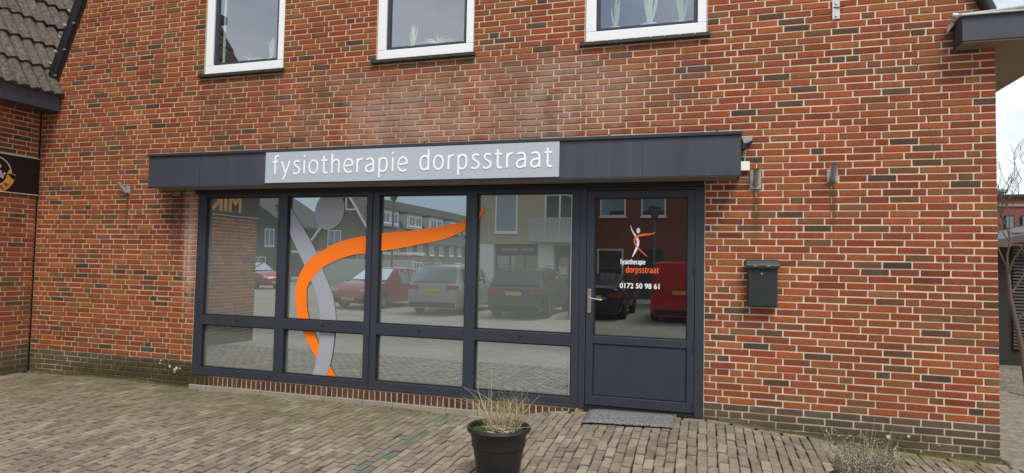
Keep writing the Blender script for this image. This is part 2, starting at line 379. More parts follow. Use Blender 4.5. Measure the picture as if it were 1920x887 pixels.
# street: one sheet sloping gently down, out to the horizon
m = MB()
for (ya, yb) in ((-3.3, -7), (-7, -10), (-10, -60)):
    m.poly([(-70, yb, zg(-8, yb)), (60, yb, zg(-8, yb)), (60, ya, zg(-8, ya)), (-70, ya, zg(-8, ya))])
tag(m.build('street', 'street_paving', smooth=True), kind='structure')
m = MB(); m.poly([(-900, -900, -0.56), (900, -900, -0.56), (900, 900, -0.56), (-900, 900, -0.56)])
tag(m.build('ground', 'street_paving'), kind='structure')

def piece(m, c, ux, uy, un, lx, ly, depth, bev, tint, jit=0.0015, side=1.0):
    """a chamfered brick: face centre c, in-plane axes ux uy, outward normal un"""
    c = Vector(c); hx, hy = lx / 2, ly / 2; r = random.uniform
    outer = [(-hx, -hy), (hx, -hy), (hx, hy), (-hx, hy)]
    ja = [(r(-jit, jit), r(-jit, jit)) for _ in range(4)]
    vs = [c + ux * (a + (bev if a < 0 else -bev) + j[0]) + uy * (b + (bev if b < 0 else -bev) + j[1]) for (a, b), j in zip(outer, ja)]
    vs += [c + ux * (a + j[0]) + uy * (b + j[1]) - un * bev for (a, b), j in zip(outer, ja)]
    vs += [c + ux * (a + j[0]) + uy * (b + j[1]) - un * depth for (a, b), j in zip(outer, ja)]
    fs = [(0, 1, 2, 3)] + [(i + 4, (i + 1) % 4 + 4, (i + 1) % 4, i) for i in range(4)] + [(i + 8, (i + 1) % 4 + 8, (i + 1) % 4 + 4, i + 4) for i in range(4)]
    m.raw(vs, fs[:1], tint); m.c[-1] = tint
    i = len(m.v) - 12; td = tuple(q * side for q in tint)
    for f in fs[1:]: m.f.append(tuple(i + k for k in f)); m.c.append(td); m.mi.append(0)
def lay(pieces, name, stuff, mat, parent, limit=300):
    """pieces: (score, args). The largest in view become parts of their own, the rest one joined part"""
    pieces.sort(key=lambda q: -q[0])
    for sc, a in pieces[:limit]:
        m = MB(); piece(m, *a); m.build(name, mat, parent, fix=False, attr=True)
    m = MB()
    for sc, a in pieces[limit:]: piece(m, *a)
    if m.v: tag(m.build(stuff, mat, parent, fix=False, attr=True), kind='stuff')
X, Y, Zv = Vector((1, 0, 0)), Vector((0, 1, 0)), Vector((0, 0, 1))
def vary(c, a, ch=0.3): k = 1 + random.uniform(-a, a); return tuple(max(0.004, q * k * (1 + random.uniform(-a * ch, a * ch))) for q in c)

def paver_tint(x, y):
    base = random.choice([(0.218, 0.182, 0.138), (0.196, 0.162, 0.125), (0.228, 0.196, 0.152), (0.188, 0.150, 0.117), (0.21, 0.178, 0.138)])
    if -2.50 < x < -2.34 and random.random() < 0.8: base = (0.135, 0.142, 0.118)
    return vary(base, 0.17, 0.1)
pcs = []
for i in range(172):
    x = -9.55 + 0.0745 * i
    off_ = (0.102 if i % 2 else 0) + random.uniform(-0.03, 0.03)
    if off_ < 0.045: off_ = 0.0
    for j in range(-1, 16):
        if j < 0 and not off_: continue
        y = -0.112 - off_ - 0.0965 - 0.205 * j; ln_ = 0.192
        if j < 0: y = -0.112 - off_ / 2; ln_ = off_ - 0.012
        if y < -3.3: continue
        xx = x + 0.010 * math.sin(y * 1.7 + x * 0.6) + random.uniform(-0.003, 0.003)
        z = zg(xx, y) + random.uniform(-0.003, 0.003); e = 0.05
        gx = (zg(xx + e, y) - zg(xx - e, y)) / (2 * e) + random.uniform(-0.02, 0.02); gy = (zg(xx, y + e) - zg(xx, y - e)) / (2 * e) + random.uniform(-0.02, 0.02)
        th = random.gauss(0, 0.03)
        ux = Vector((math.cos(th), math.sin(th), gx)).normalized(); uy = Vector((-math.sin(th), math.cos(th), gy)).normalized(); un = ux.cross(uy).normalized()
        q = project((xx, y, z)); sc = 0
        if q and -20 < q[0] < 1940 and q[1] < 900: sc = 1 / q[2]
        pcs.append((sc, ((xx, y, z), ux, uy, un, 0.0705, ln_, 0.03, 0.0045, paver_tint(xx, y), 0.003, 0.6)))
for i in range(58):
    x = -9.45 + 0.208 * i
    if x > 2.5: break
    y = -0.062; z = zg(x, y) - 0.002 + random.uniform(-0.003, 0.003); gx = (zg(x + 0.1, y) - zg(x - 0.1, y)) / 0.2
    if -8.4 < x:
        ux = Vector((1, random.gauss(0, 0.01), gx)).normalized(); uy = Vector((0, 1, 0.02)).normalized(); un = ux.cross(uy).normalized()
        q = project((x, y, z)); pcs.append((1 / q[2] if q and -20 < q[0] < 1940 else 0, ((x, y, z), ux, uy, un, 0.192, 0.086, 0.03, 0.006, paver_tint(x, y), 0.004, 0.45)))
lay(pcs, 'paving_brick', 'paving_brick_field', 'paver', pavement)

# ------------------------------------------------------------------ brickwork
H = 0.062; MOD = 0.2229; JT = 0.0138
REDS = [((0.25, 0.062, 0.027), 34), ((0.285, 0.076, 0.029), 22), ((0.20, 0.052, 0.027), 16), ((0.265, 0.094, 0.032), 11), ((0.165, 0.075, 0.037), 9), ((0.086, 0.055, 0.038), 6), ((0.066, 0.050, 0.038), 1.2)]
def brick_tint(k, u=0):
    if k < 0: return vary(random.choice([(0.105, 0.083, 0.066), (0.09, 0.072, 0.06), (0.115, 0.082, 0.066)]), 0.2)
    t = random.choices([c for c, _ in REDS], [q for _, q in REDS])[0]
    return vary(t, 0.16)
def courses(k0, k1, u0, u1, holes, trim=None):
    """wild bond: yields (k, a, b) of every brick between u0 and u1, running from u1 down"""
    prev = []
    for k in range(k0, k1):
        zc = (k + 0.5) * H; lo = u0
        if trim: lo = max(lo, trim(zc, 0)); hi = min(u1, trim(zc, 1))
        else: hi = u1
        segs = [(lo, hi)]
        for (a, b, c, d) in holes:
            if c - 0.02 < zc < d + 0.02:
                ns = []
                for s, e in segs:
                    if b <= s or a >= e: ns.append((s, e)); continue
                    if a > s: ns.append((s, a))
                    if b < e: ns.append((b, e))
                segs = ns
        cur = []
        for s, e in segs:
            u = e; first = True
            while u - s > 0.02:
                if first: ln = (MOD * 0.5 if k % 2 else MOD * 0.75); first = False
                else:
                    ln = MOD * 0.5 if random.random() < 0.17 else MOD
                    if any(abs((u - ln) - q) < 0.03 for q in prev): ln = MOD * 0.5 if ln == MOD else MOD
                    if any(abs((u - ln) - q) < 0.03 for q in prev): ln = MOD * 0.75
                if u - ln - s < 0.05: ln = u - s
                yield k, u - ln, u
                u -= ln; cur.append(u)
        prev = cur
def brick_wall(parent, k0, k1, u0, u1, holes, place, trim=None, visible=None):
    out = []
    for k, a, b in courses(k0, k1, u0, u1, holes, trim):
        ln = b - a - JT; hh = H - JT + random.uniform(-0.001, 0.001)
        if ln < 0.015: continue
        c, ux, uy, un = place((a + b) / 2, (k + 0.5) * H)
        c = c + un * random.gauss(0, 0.0012)
        tl = random.gauss(0, 0.004); ux2 = (ux + uy * tl + un * random.gauss(0, 0.003)).normalized(); uy2 = (uy - ux * tl + un * random.gauss(0, 0.02)).normalized()
        q = project(c); sc = 0
        if q and 0 < q[0] < 1920 and 0 < q[1] < 887 and (visible is None or visible(c)): sc = ln * abs(un.dot((CAM - c).normalized())) / q[2] ** 2
        out.append((sc, (c, ux2, uy2, ux2.cross(uy2).normalized(), ln, hh, 0.03, 0.003, brick_tint(k), 0.0012)))
    lay(out, 'brick', 'brick_field', 'brick', parent)

# ================================================================== main building
bld = thing('shop_building', 'red brick building with a dark shop front, a canopy and three white windows above', 'building', (-3.0, 0, -0.3))
XL, XR, ZT = -8.376, 2.272, 5.6
WIN = [(-5.765, -4.655), (-3.452, -2.325), (-1.150, -0.002)]; WZ0, WZ1 = 3.408, 4.85
SF = (-5.775, -0.012, -0.158, 2.04)
holes = [(SF[0], SF[1], SF[2], SF[3])] + [(a, b, WZ0, WZ1) for a, b in WIN]
VS = 2.39
def trim(z, side): return (-8.218 + max(0, z - 3.437) / VS if z > 3.42 else XL) if side == 0 else (2.17 - max(0, z - 3.5) / VS if z > 3.42 else XR)
# mortar bed with its openings
m = MB(); D0, D1 = 0.007, 0.26
def slab(x0, x1, z0, z1): m.box(x0, x1, D0, D1, z0, z1)
brk = [-7.0, SF[0]] + [v for ab in WIN for v in ab] + [SF[1], 1.3]; brk = sorted(set(brk))
for a, b in zip(brk[:-1], brk[1:]):
    mid = (a + b) / 2; iv = [(-0.6, ZT)]
    for (h0, h1, c, d) in holes:
        if h0 - 1e-6 <= a and b <= h1 + 1e-6:
            ni = []
            for s, e in iv:
                if c > s: ni.append((s, min(e, c)))
                if d < e: ni.append((max(s, d), e))
            iv = [q for q in ni if q[1] - q[0] > 1e-4]
    for s, e in iv: slab(a, b, s, e)
m.prism([(XL, -0.6), (-7.0, -0.6), (-7.0, ZT), (-8.218 + (ZT - 3.437) / VS, ZT), (-8.218, 3.437), (XL, 3.42)], D0, D1)
m.prism([(1.3, -0.6), (XR - 0.006, -0.6), (XR - 0.006, 3.4), (2.17, 3.5), (2.17 - (ZT - 3.5) / VS, ZT), (1.3, ZT)], D0, D1)
wall = m.build('wall', 'mortar', bld)
def place_front(u, z): return Vector((u, 0, z)), X, Zv, Vector((0, -1, 0))
def not_behind_canopy(c): return not (-6.2 < c.x < 0.28 and 2.03 < c.z < 2.42)
brick_wall(wall, -6, int(ZT / H), XL + 0.004, XR, holes, place_front, trim, not_behind_canopy)
# body of the building behind the front wall
m = MB(); m.box(XR - 0.25, XR - 0.008, 0.262, 9, -0.6, 3.1); m.box(XL, XL + 0.2, 0.262, 9, -0.6, 3.3); m.box(XL, XR - 0.01, 8.8, 9.0, -0.6, 3.1)
m.build('side_wall', 'mortar', bld)
m = MB()
for sgn, x0 in ((1, -8.218), (-1, 2.17)):
    z0 = 3.437 if sgn > 0 else 3.5; x1 = x0 + sgn * (ZT - z0) / VS
    m.poly([(x0, -0.02, z0 + 0.05), (x1, -0.02, ZT + 0.05), (x1, 9, ZT + 0.05), (x0, 9, z0 + 0.05)])
m.poly([(-8.218 + (ZT - 3.437) / VS, -0.02, ZT + 0.05), (2.17 - (ZT - 3.5) / VS, -0.02, ZT + 0.05), (2.17 - (ZT - 3.5) / VS, 9, ZT + 0.05), (-8.218 + (ZT - 3.437) / VS, 9, ZT + 0.05)])
roof = m.build('roof', 'roof_tile', bld)
# black verge on the left gable edge: rounded capping with collars and hook heads
d = Vector((1, 0, VS)).normalized(); p0 = Vector((-8.19, -0.03, 3.47)); nrm = Vector((-d.z, 0, d.x))
m = MB(); m.tube([p0 - d * 0.12, p0 + d * 2.2], 0.062, 12); m.tube([p0 + Vector((0.055, 0.02, 0)), p0 + d * 2.2 + Vector((0.055, 0.02, 0))], 0.022, 8)
verge = m.build('verge_capping', 'verge_black', roof, smooth=True)
for i in range(6):
    q = p0 + d * (0.04 + 0.36 * i)
    m = MB(); m.lathe([(0.0, -0.03), (0.018, -0.026), (0.026, -0.008), (0.026, 0.012), (0.0, 0.02)], q + Vector((-0.03, -0.06, 0)), 12, axis='y'); m.build('verge_knob', 'galvanised', roof, smooth=True)
    m = MB(); m.tube([q + Vector((0.05, -0.03, 0.03)), q + Vector((0.10, -0.035, 0.035))], 0.011, 6); m.build('verge_hook', 'galvanised', roof, smooth=True)
    m = MB(); m.tube([q + nrm * 0.03 + d * 0.18 + Vector((0, -0.05, 0)), q + nrm * 0.11 + d * 0.19 + Vector((0, -0.03, 0))], 0.012, 6); m.build('verge_hook', 'galvanised', roof, smooth=True)
m = MB(); d2 = Vector((-1, 0, VS)).normalized(); q0 = Vector((2.22, -0.03, 3.37)); m.tube([q0, q0 + d2 * 2.2], 0.05, 10); m.build('verge_capping', 'verge_black', roof, smooth=True)
# boxed eaves at the right hand corner
m = MB(); EB = (1.965, 2.85, -0.20, 9.0, 3.085, 3.285)
m.prism([(1.965, 3.085), (2.85, 3.085), (2.85, 3.285), (1.965, 3.285)], -0.20, -0.001)
m.box(2.6, 2.85, 0.0, 9.0, 3.085, 3.285)
eave = m.build('eaves_box', 'anthracite_cladding', bld, bevel=0.003)
m = MB(); m.box(1.975, 2.84, -0.19, -0.002, 3.072, 3.084); m.box(XR + 0.002, 2.84, 0.0, 9.0, 3.072, 3.084); m.build('soffit_board', 'soffit', eave)
m = MB(); m.box(1.95, 2.87, -0.225, 0.0, 3.286, 3.30); m.build('eaves_trim', 'galvanised', eave, bevel=0.003)
m = MB(); m.tube([(1.95, -0.10, 3.33), (2.2, -0.12, 3.335), (2.5, -0.12, 3.36)], 0.017, 8); m.tube([(1.925, -0.1, 3.335), (1.965, -0.1, 3.33)], 0.026, 10)
m.build('gutter_end', 'galvanised', eave, smooth=True)
m = MB(); m.prism([(1.915, 3.22), (1.975, 3.30), (1.915, 3.275)], -0.06, -0.01); m.build('lead_flap', 'grey_plastic', eave)

# ------------------------------------------------------------------ upper windows with dark brick sills
for wi, (a, b) in enumerate(WIN):
    fw = 0.105; m = MB()
    y0, y1 = 0.012, 0.10
    m.box(a + 0.004, b - 0.004, y0, y1, WZ0 + 0.002, WZ0 + fw); m.box(a + 0.004, b - 0.004, y0, y1, WZ1 - fw, WZ1 - 0.002)
    m.box(a + 0.004, a + fw, y0, y1, WZ0 + fw, WZ1 - fw); m.box(b - fw + 0.02, b - 0.004, y0, y1, WZ0 + fw, WZ1 - fw)
    wf = m.build('window', 'white_frame', bld, bevel=0.006)
    ia, ib, ic, idd = a + fw, b - fw + 0.02, WZ0 + fw, WZ1 - fw; t = 0.036; m = MB()
    m.box(ia, ib, 0.035, 0.09, ic, ic + t); m.box(ia, ib, 0.035, 0.09, idd - t, idd); m.box(ia, ia + t, 0.035, 0.09, ic + t, idd - t); m.box(ib - t, ib, 0.035, 0.09, ic + t, idd - t)
    m.build('sash', 'anthracite', wf, bevel=0.004)
    m = MB(); m.poly([(ia + t, 0.06, ic + t), (ib - t, 0.06, ic + t), (ib - t, 0.06, idd - t), (ia + t, 0.06, idd - t)]); m.build('pane', 'clear_pane', wf)
    nt_ = 9; wd = (b - a + 0.08) / nt_
    for i in range(nt_):
        x0 = a - 0.05 + i * wd
        m = MB(); m.prism([(-0.045, WZ0 - 0.045), (-0.045, WZ0 - 0.01), (0.012, WZ0 - 0.001), (0.012, WZ0 - 0.05)], x0 + 0.003, x0 + wd - 0.003, plane='yz'); m.build('sill_tile', 'dark_sill', wf, bevel=0.003)
    # the room behind: dark box and an inner sill
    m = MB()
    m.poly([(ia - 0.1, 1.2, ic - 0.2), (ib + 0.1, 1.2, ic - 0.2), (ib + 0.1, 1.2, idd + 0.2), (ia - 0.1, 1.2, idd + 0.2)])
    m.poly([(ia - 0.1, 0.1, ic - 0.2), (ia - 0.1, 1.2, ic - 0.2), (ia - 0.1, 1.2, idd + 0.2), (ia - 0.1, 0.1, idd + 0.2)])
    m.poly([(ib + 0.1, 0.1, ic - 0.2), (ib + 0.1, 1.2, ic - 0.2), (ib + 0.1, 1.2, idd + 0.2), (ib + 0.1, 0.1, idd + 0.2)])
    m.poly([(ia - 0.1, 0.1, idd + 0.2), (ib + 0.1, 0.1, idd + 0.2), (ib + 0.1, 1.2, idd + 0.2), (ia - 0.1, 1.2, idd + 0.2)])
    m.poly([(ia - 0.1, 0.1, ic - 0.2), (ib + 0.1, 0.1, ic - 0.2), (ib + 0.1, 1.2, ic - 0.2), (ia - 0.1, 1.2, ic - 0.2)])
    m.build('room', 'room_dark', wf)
    m = MB(); m.box(ia, ib, 0.105, 0.32, ic - 0.02, ic + 0.03); m.build('inner_sill', 'white_frame', wf)
    if wi == 0:
        m = MB(); m.box(ia + 0.05, ia + 0.072, 0.12, 0.14, ic + 0.03, idd); m.build('curtain_edge', 'letter_white', wf)

# ------------------------------------------------------------------ shop front
GX = [(-5.655, -4.645), (-4.525, -3.512), (-3.360, -2.357), (-2.243, -1.244)]; GZ = [(-0.065, 0.433), (0.545, 1.93)]
m = MB(); F0, F1 = 0.0, 0.085
zb, zt = SF[2] + 0.003, SF[3] - 0.003
xs_ = [(-5.772, -5.655), (-4.645, -4.525), (-3.512, -3.446), (-3.426, -3.360), (-2.357, -2.243), (-1.244, -1.172)]
for a, b in xs_: m.box(a, b, F0, F1, zb, zt)
for (a, b) in ((-5.655, -4.645), (-4.525, -3.512), (-3.360, -2.357), (-2.243, -1.244)):
    for c, d_ in ((zb, -0.065), (0.433, 0.545), (1.93, zt)): m.box(a, b, F0 + 0.001, F1, c, d_)
m.box(-3.446, -3.426, 0.012, F1, zb, zt)
front = m.build('shop_front', 'anthracite', bld, bevel=0.004)
boxo('canopy_shade_strip', 'rubber', front, SF[0] + 0.002, SF[1] - 0.002, -0.05, -0.006, 1.962, 2.009, bevel=0.006)  # added near-black strip, stands in for the canopy's shade on the frame head
m = MB()
for a, b in GX:
    for c, d_ in GZ:
        e = 0.012
        for q in ((a, b, c, c + e), (a, b, d_ - e, d_), (a, a + e, c + e, d_ - e), (b - e, b, c + e, d_ - e)): m.box(q[0], q[1], 0.022, 0.07, q[2], q[3])
m.build('glazing_bead', 'rubber', front)
for a, b in GX:
    for c, d_ in GZ:
        boxo('pane', 'frosted_pane', front, a + 0.004, b - 0.004, 0.052, 0.066, c + 0.004, d_ - 0.004)
boxo('blind_edge', 'letter_white', front, -1.268, -1.2555, 0.045, 0.05, 0.558, 1.917)
boxo('blind_edge', 'letter_white', front, -1.268, -1.2555, 0.045, 0.05, -0.052, 0.42)
for a, b in GX:
    m = MB(); xm = (a + b) / 2; m.prism([(xm - 0.022, 0.505), (xm + 0.022, 0.505), (xm + 0.016, 0.517), (xm - 0.016, 0.517)], -0.012, 0.002); m.build('drain_cap', 'anthracite_trim', front)
boxo('sill_nosing', 'anthracite_trim', front, -5.765, -1.18, -0.016, -0.001, zb + 0.002, zb + 0.028, bevel=0.003)

def clip(poly, rect):
    a, b, c, d = rect
    for ax, v, sg in ((0, a, 1), (0, b, -1), (1, c, 1), (1, d, -1)):
        out = []
        for i in range(len(poly)):
            p, q = poly[i], poly[(i + 1) % len(poly)]; ip, iq = (p[ax] - v) * sg >= 0, (q[ax] - v) * sg >= 0
            if ip: out.append(p)
            if ip != iq:
                t = (v - p[ax]) / (q[ax] - p[ax]); out.append((p[0] + t * (q[0] - p[0]), p[1] + t * (q[1] - p[1])))
        poly = out
        if len(poly) < 3: return []
    return poly
def cr(pts, n=6):     # Catmull-Rom through the points
    out = []
    P = [np.array(p, float) for p in pts]; P = [2 * P[0] - P[1]] + P + [2 * P[-1] - P[-2]]
    for i in range(1, len(P) - 2):
        for k in range(n):
            t = k / n; out.append(tuple(0.5 * (2 * P[i] + (P[i + 1] - P[i - 1]) * t + (2 * P[i - 1] - 5 * P[i] + 4 * P[i + 1] - P[i + 2]) * t * t + (3 * P[i] - P[i - 1] - 3 * P[i + 1] + P[i + 2]) * t ** 3)))
    return out + [tuple(P[-2])]
def sheet(name, quads, rect, yf, mat, parent):
    """flat film standing just clear of the pane: coloured face outwards, dark back"""
    m = MB()
    for q in quads:
        p = clip(list(q), rect) if rect else list(q)
        if len(p) < 3: continue
        ar = sum(p[i][0] * p[(i + 1) % len(p)][1] - p[(i + 1) % len(p)][0] * p[i][1] for i in range(len(p)))
        if abs(ar) < 1e-7: continue
        if ar < 0: p = p[::-1]
        m.poly([(x, yf, z) for x, z in p], mi=0); m.poly([(x, yf + 0.0015, z) for x, z in reversed(p)], mi=1)
    if m.v: return m.build(name, None, parent, mats=[mat, 'vinyl_back'], fix=False)
oU = [(-2.175, 1.787), (-2.201, 1.784), (-2.229, 1.735), (-2.255, 1.719), (-2.363, 1.658), (-2.593, 1.605), (-2.891, 1.562), (-3.159, 1.535), (-3.385, 1.516), (-3.534, 1.49), (-3.714, 1.46), (-3.913, 1.402), (-4.1, 1.308), (-4.241, 1.216), (-4.341, 1.089), (-4.4, 0.94), (-4.406, 0.794), (-4.386, 0.651), (-4.353, 0.527), (-4.302, 0.423), (-4.248, 0.327), (-4.182, 0.228), (-4.117, 0.127), (-4.045, 0.02), (-3.967, -0.085)]
oL = [(-2.172, 1.781), (-2.174, 1.77), (-2.207, 1.707), (-2.254, 1.654), (-2.361, 1.567), (-2.53, 1.49), (-2.686, 1.443), (-2.887, 1.404), (-3.154, 1.355), (-3.385, 1.324), (-3.538, 1.298), (-3.708, 1.275), (-3.906, 1.213), (-4.073, 1.13), (-4.181, 1.027), (-4.251, 0.926), (-4.262, 0.799), (-4.247, 0.657), (-4.211, 0.534), (-4.153, 0.424), (-4.089, 0.293), (-4.024, 0.191), (-3.945, 0.065), (-3.889, -0.01), (-3.829, -0.085)]
gL = [(-4.726, 2.003), (-4.701, 1.929), (-4.629, 1.751), (-4.551, 1.581), (-4.439, 1.378), (-4.301, 1.144), (-4.211, 0.982), (-4.144, 0.838), (-4.106, 0.698), (-4.075, 0.536), (-4.078, 0.419), (-4.082, 0.284), (-4.105, 0.139), (-4.157, -0.073), (-4.163, -0.087)]
gR = [(-4.693, 2.077), (-4.631, 1.978), (-4.533, 1.839), (-4.42, 1.678), (-4.294, 1.509), (-4.149, 1.291), (-4.072, 1.12), (-4.003, 0.987), (-3.935, 0.845), (-3.893, 0.671), (-3.879, 0.532), (-3.885, 0.426), (-3.896, 0.286), (-3.926, 0.098), (-3.981, -0.071), (-3.983, -0.086)]
def ribbon(A, B, n=6):
    a, b = cr(A, n), cr(B, n); return [(a[i], a[i + 1], b[i + 1], b[i]) for i in range(len(a) - 1)]
orange, grey = ribbon(oU, oL), ribbon(gL, gR)
hc, hrx, hrz = (-4.002, 1.765), 0.188, 0.212
hp = [(hc[0] + hrx * math.cos(t) + 0.02 * math.sin(t), hc[1] + hrz * math.sin(t)) for t in [2 * math.pi * i / 48 for i in range(48)]]
head = [(hc, hp[i], hp[(i + 1) % 48]) for i in range(48)]
for gi, (a, b) in enumerate(GX):
    for gj, (c, d_) in enumerate(GZ):
        rc = (a + 0.013, b - 0.013, c + 0.013, d_ - 0.013)
        sheet('orange_ribbon', orange, rc, 0.042 if gj else 0.044, 'vinyl_orange', front)
        sheet('grey_ribbon', grey, rc, 0.045 if gj else 0.040, 'vinyl_grey', front)
        if gj and gi == 1: sheet('grey_disc', head, rc, 0.043, 'vinyl_grey', front)

# brick-on-edge strip under the shop front, with the concrete footing
for i in range(70):
    x0 = -5.765 + i * 0.0655
    if x0 > -1.17: break
    m = MB(); t = vary((0.088, 0.044, 0.035), 0.3) if i > 3 else vary((0.07, 0.065, 0.03), 0.2)
    piece(m, (x0 + 0.027, -0.012, -0.211), X, Zv, Vector((0, -1, 0)), 0.0535, 0.094, 0.03, 0.003, t, 0.002); m.build('edge_brick', 'brick', wall, fix=False, attr=True)
boxo('edge_mortar', 'mortar', wall, -5.775, -1.165, -0.006, 0.005, -0.262, zb - 0.001)
m = MB(); x = -5.78
while x < -1.2:
    ln = random.choice([0.35, 0.5, 0.25, 0.6]); x1 = min(x + ln, -1.18); pr = random.uniform(-0.034, -0.026)
    m.box(x + 0.002, x1 - 0.002, pr, 0.004, -0.42, -0.264 + random.uniform(-0.004, 0.002)); x = x1
m.build('footing', 'concrete', wall, bevel=0.006)
m = MB()
for k in range(8):
    cx, cz, r = random.choice([(-6.25, -0.05), (-6.05, -0.11), (-5.95, -0.09), (-6.1, -0.17), (-5.88, -0.2), (-6.7, -0.03), (-5.98, -0.15)]) + (random.uniform(0.010, 0.026),)
    cx += random.gauss(0, 0.03); cz += random.gauss(0, 0.02)
    ring = [(cx + r * random.uniform(0.7, 1.1) * math.cos(2 * math.pi * i / 11), -0.0045, cz + r * random.uniform(0.7, 1.1) * math.sin(2 * math.pi * i / 11)) for i in range(11)]
    m.poly(ring)
for cx, cz, r in ((1.47, -0.165, 0.017), (1.62, -0.148, 0.012), (1.84, -0.2, 0.006), (1.0, -0.16, 0.008)):
    m.poly([(cx + r * random.uniform(0.8, 1.1) * math.cos(2 * math.pi * i / 11), -0.0045, cz + r * random.uniform(0.8, 1.1) * math.sin(2 * math.pi * i / 11)) for i in range(11)])
tag(m.build('lichen_spots', 'lichen', wall, fix=False), kind='stuff')
for px_, pz in ((-4.56, 2.45), (-3.74, 2.445), (-2.85, 2.45), (-1.8, 2.45), (-0.9, 2.45), (0.09, 2.45)):
    boxo('weep_slot', 'rubber', wall, px_ - 0.007, px_ + 0.007, -0.003, 0.02, pz - 0.035, pz + 0.032)

# ------------------------------------------------------------------ door
m = MB()
m.box(-1.170, -1.106, F0 - 0.004, F1, zb, zt); m.box(-0.094, -0.015, F0 - 0.004, F1, zb, zt); m.box(-1.106, -0.094, F0 - 0.003, F1, 1.945, zt)
m.box(-1.106, -0.094, 0.03, F1, zb - 0.0, -0.12)
dframe = m.build('door_frame', 'anthracite', bld, bevel=0.004)
m = MB(); y0 = -0.001
m.box(-1.101, -1.030, y0, 0.07, -0.114, 1.940); m.box(-0.162, -0.099, y0, 0.07, -0.114, 1.940)
for c, d_ in ((-0.114, -0.026), (0.470, 0.543), (1.872, 1.940)): m.box(-1.030, -0.162, y0 + 0.001, 0.07, c, d_)
door = m.build('door', 'anthracite', bld, bevel=0.004)
boxo('door_panel', 'anthracite', door, -1.022, -0.170, 0.013, 0.05, -0.018, 0.462, bevel=0.004)
m = MB()
for q in ((-1.03, -0.162, 0.543, 0.553), (-1.03, -0.162, 1.862, 1.872), (-1.03, -1.02, 0.553, 1.862), (-0.172, -0.162, 0.553, 1.862), (-1.03, -0.162, 0.463, 0.470), (-1.03, -0.162, -0.026, -0.0185), (-1.03, -1.0225, -0.018, 0.463), (-0.1695, -0.162, -0.018, 0.463)): m.box(q[0], q[1], 0.018, 0.06, q[2], q[3])
m.build('glazing_bead', 'rubber', door)
boxo('door_pane', 'door_pane', door, -1.024, -0.168, 0.042, 0.056, 0.549, 1.866)
boxo('threshold', 'rubber', dframe, -1.104, -0.096, -0.02, 0.03, -0.154, -0.122)
m = MB(); m.box(-1.086, -1.052, -0.010, y0, 0.76, 0.99); m.build('handle_plate', 'stainless', door, bevel=0.004)
m = MB(); m.tube([(-1.069, -0.008, 0.905), (-1.069, -0.052, 0.905), (-1.05, -0.058, 0.904), (-0.94, -0.058, 0.89)], 0.0095, 10); m.build('handle', 'stainless', door, smooth=True)
m = MB(); m.lathe([(0.0, -0.0165), (0.010, -0.016), (0.011, -0.010)], (-1.069, 0, 0.81), 14, axis='y'); m.build('lock_cylinder', 'brass', door, smooth=True)
m = MB()
for z in (1.2, 0.5, -0.05): m.box(-0.106, -0.094, -0.014, -0.005, z - 0.05, z + 0.05)
m.build('hinge', 'anthracite_trim', door, bevel=0.003)
# film on the door glass: small figure and lettering
S5 = 0.00172
def dp(a, b): return (-0.687 + (a - 237) * (0.156 + 0.072) / (490 - 237), 1.605 - (b - 128) * (1.605 - 1.309) / (452 - 128))
wL = [dp(*q) for q in [(234, 125), (240, 165), (262, 212), (285, 250), (300, 290), (300, 320), (288, 362), (270, 410), (254, 455)]]
wR = [dp(*q) for q in [(238, 125), (254, 168), (285, 215), (314, 255), (327, 295), (324, 330), (310, 370), (288, 412), (260, 456)]]
aU = [dp(*q) for q in [(494, 186), (475, 200), (440, 207), (380, 210), (325, 220), (290, 240), (271, 265), (270, 300), (290, 340), (318, 372), (350, 402), (380, 428), (408, 452)]]
aL = [dp(*q) for q in [(492, 196), (476, 212), (440, 224), (380, 233), (330, 244), (298, 258), (286, 280), (288, 305), (306, 340), (332, 370), (362, 400), (388, 424), (412, 450)]]
sheet('white_figure', ribbon(wL, wR, 4), None, 0.0405, 'letter_white', door)
sheet('orange_figure', ribbon(aU, aL, 4), None, 0.0395, 'vinyl_orange_door', door)
hc2 = dp(316, 180); h2 = [(hc2[0] + 0.0175 * math.cos(2 * math.pi * i / 20), hc2[1] + 0.026 * math.sin(2 * math.pi * i / 20)) for i in range(20)]
sheet('white_figure', [(hc2, h2[i], h2[(i + 1) % 20]) for i in range(20)], None, 0.0402, 'letter_white', door)
fd = lambda a, b, d: (a, 0.040 - d, b)
text_fit('lettering', '0172 50 98 61', 'letter_white', door, fd, -0.785, -0.414, 1.008, 1.058, offset=0.018)

# ------------------------------------------------------------------ canopy
CX0, CX1, CY = -6.22, 0.284, -0.30
m = MB(); m.box(CX0, CX1, CY, -0.002, 2.022, 2.375); canopy = m.build('canopy', 'anthracite_cladding', bld, bevel=0.004)
m = MB(); m.box(CX0 - 0.012, CX1 + 0.012, CY - 0.018, -0.001, 2.376, 2.408); m.build('canopy_trim', 'anthracite_trim', canopy, bevel=0.004)
boxo('canopy_soffit', 'soffit', canopy, CX0 + 0.03, CX1 - 0.03, CY + 0.03, -0.001, 2.012, 2.0215)
m = MB(); m.box(CX0, CX1, CY - 0.001, CY + 0.03, 2.010, 2.0215); m.build('drip_edge', 'anthracite_trim', canopy)
for x in (-5.48, -0.55): boxo('cladding_joint', 'rubber', canopy, x - 0.0015, x + 0.0015, CY - 0.0012, CY + 0.01, 2.023, 2.374)
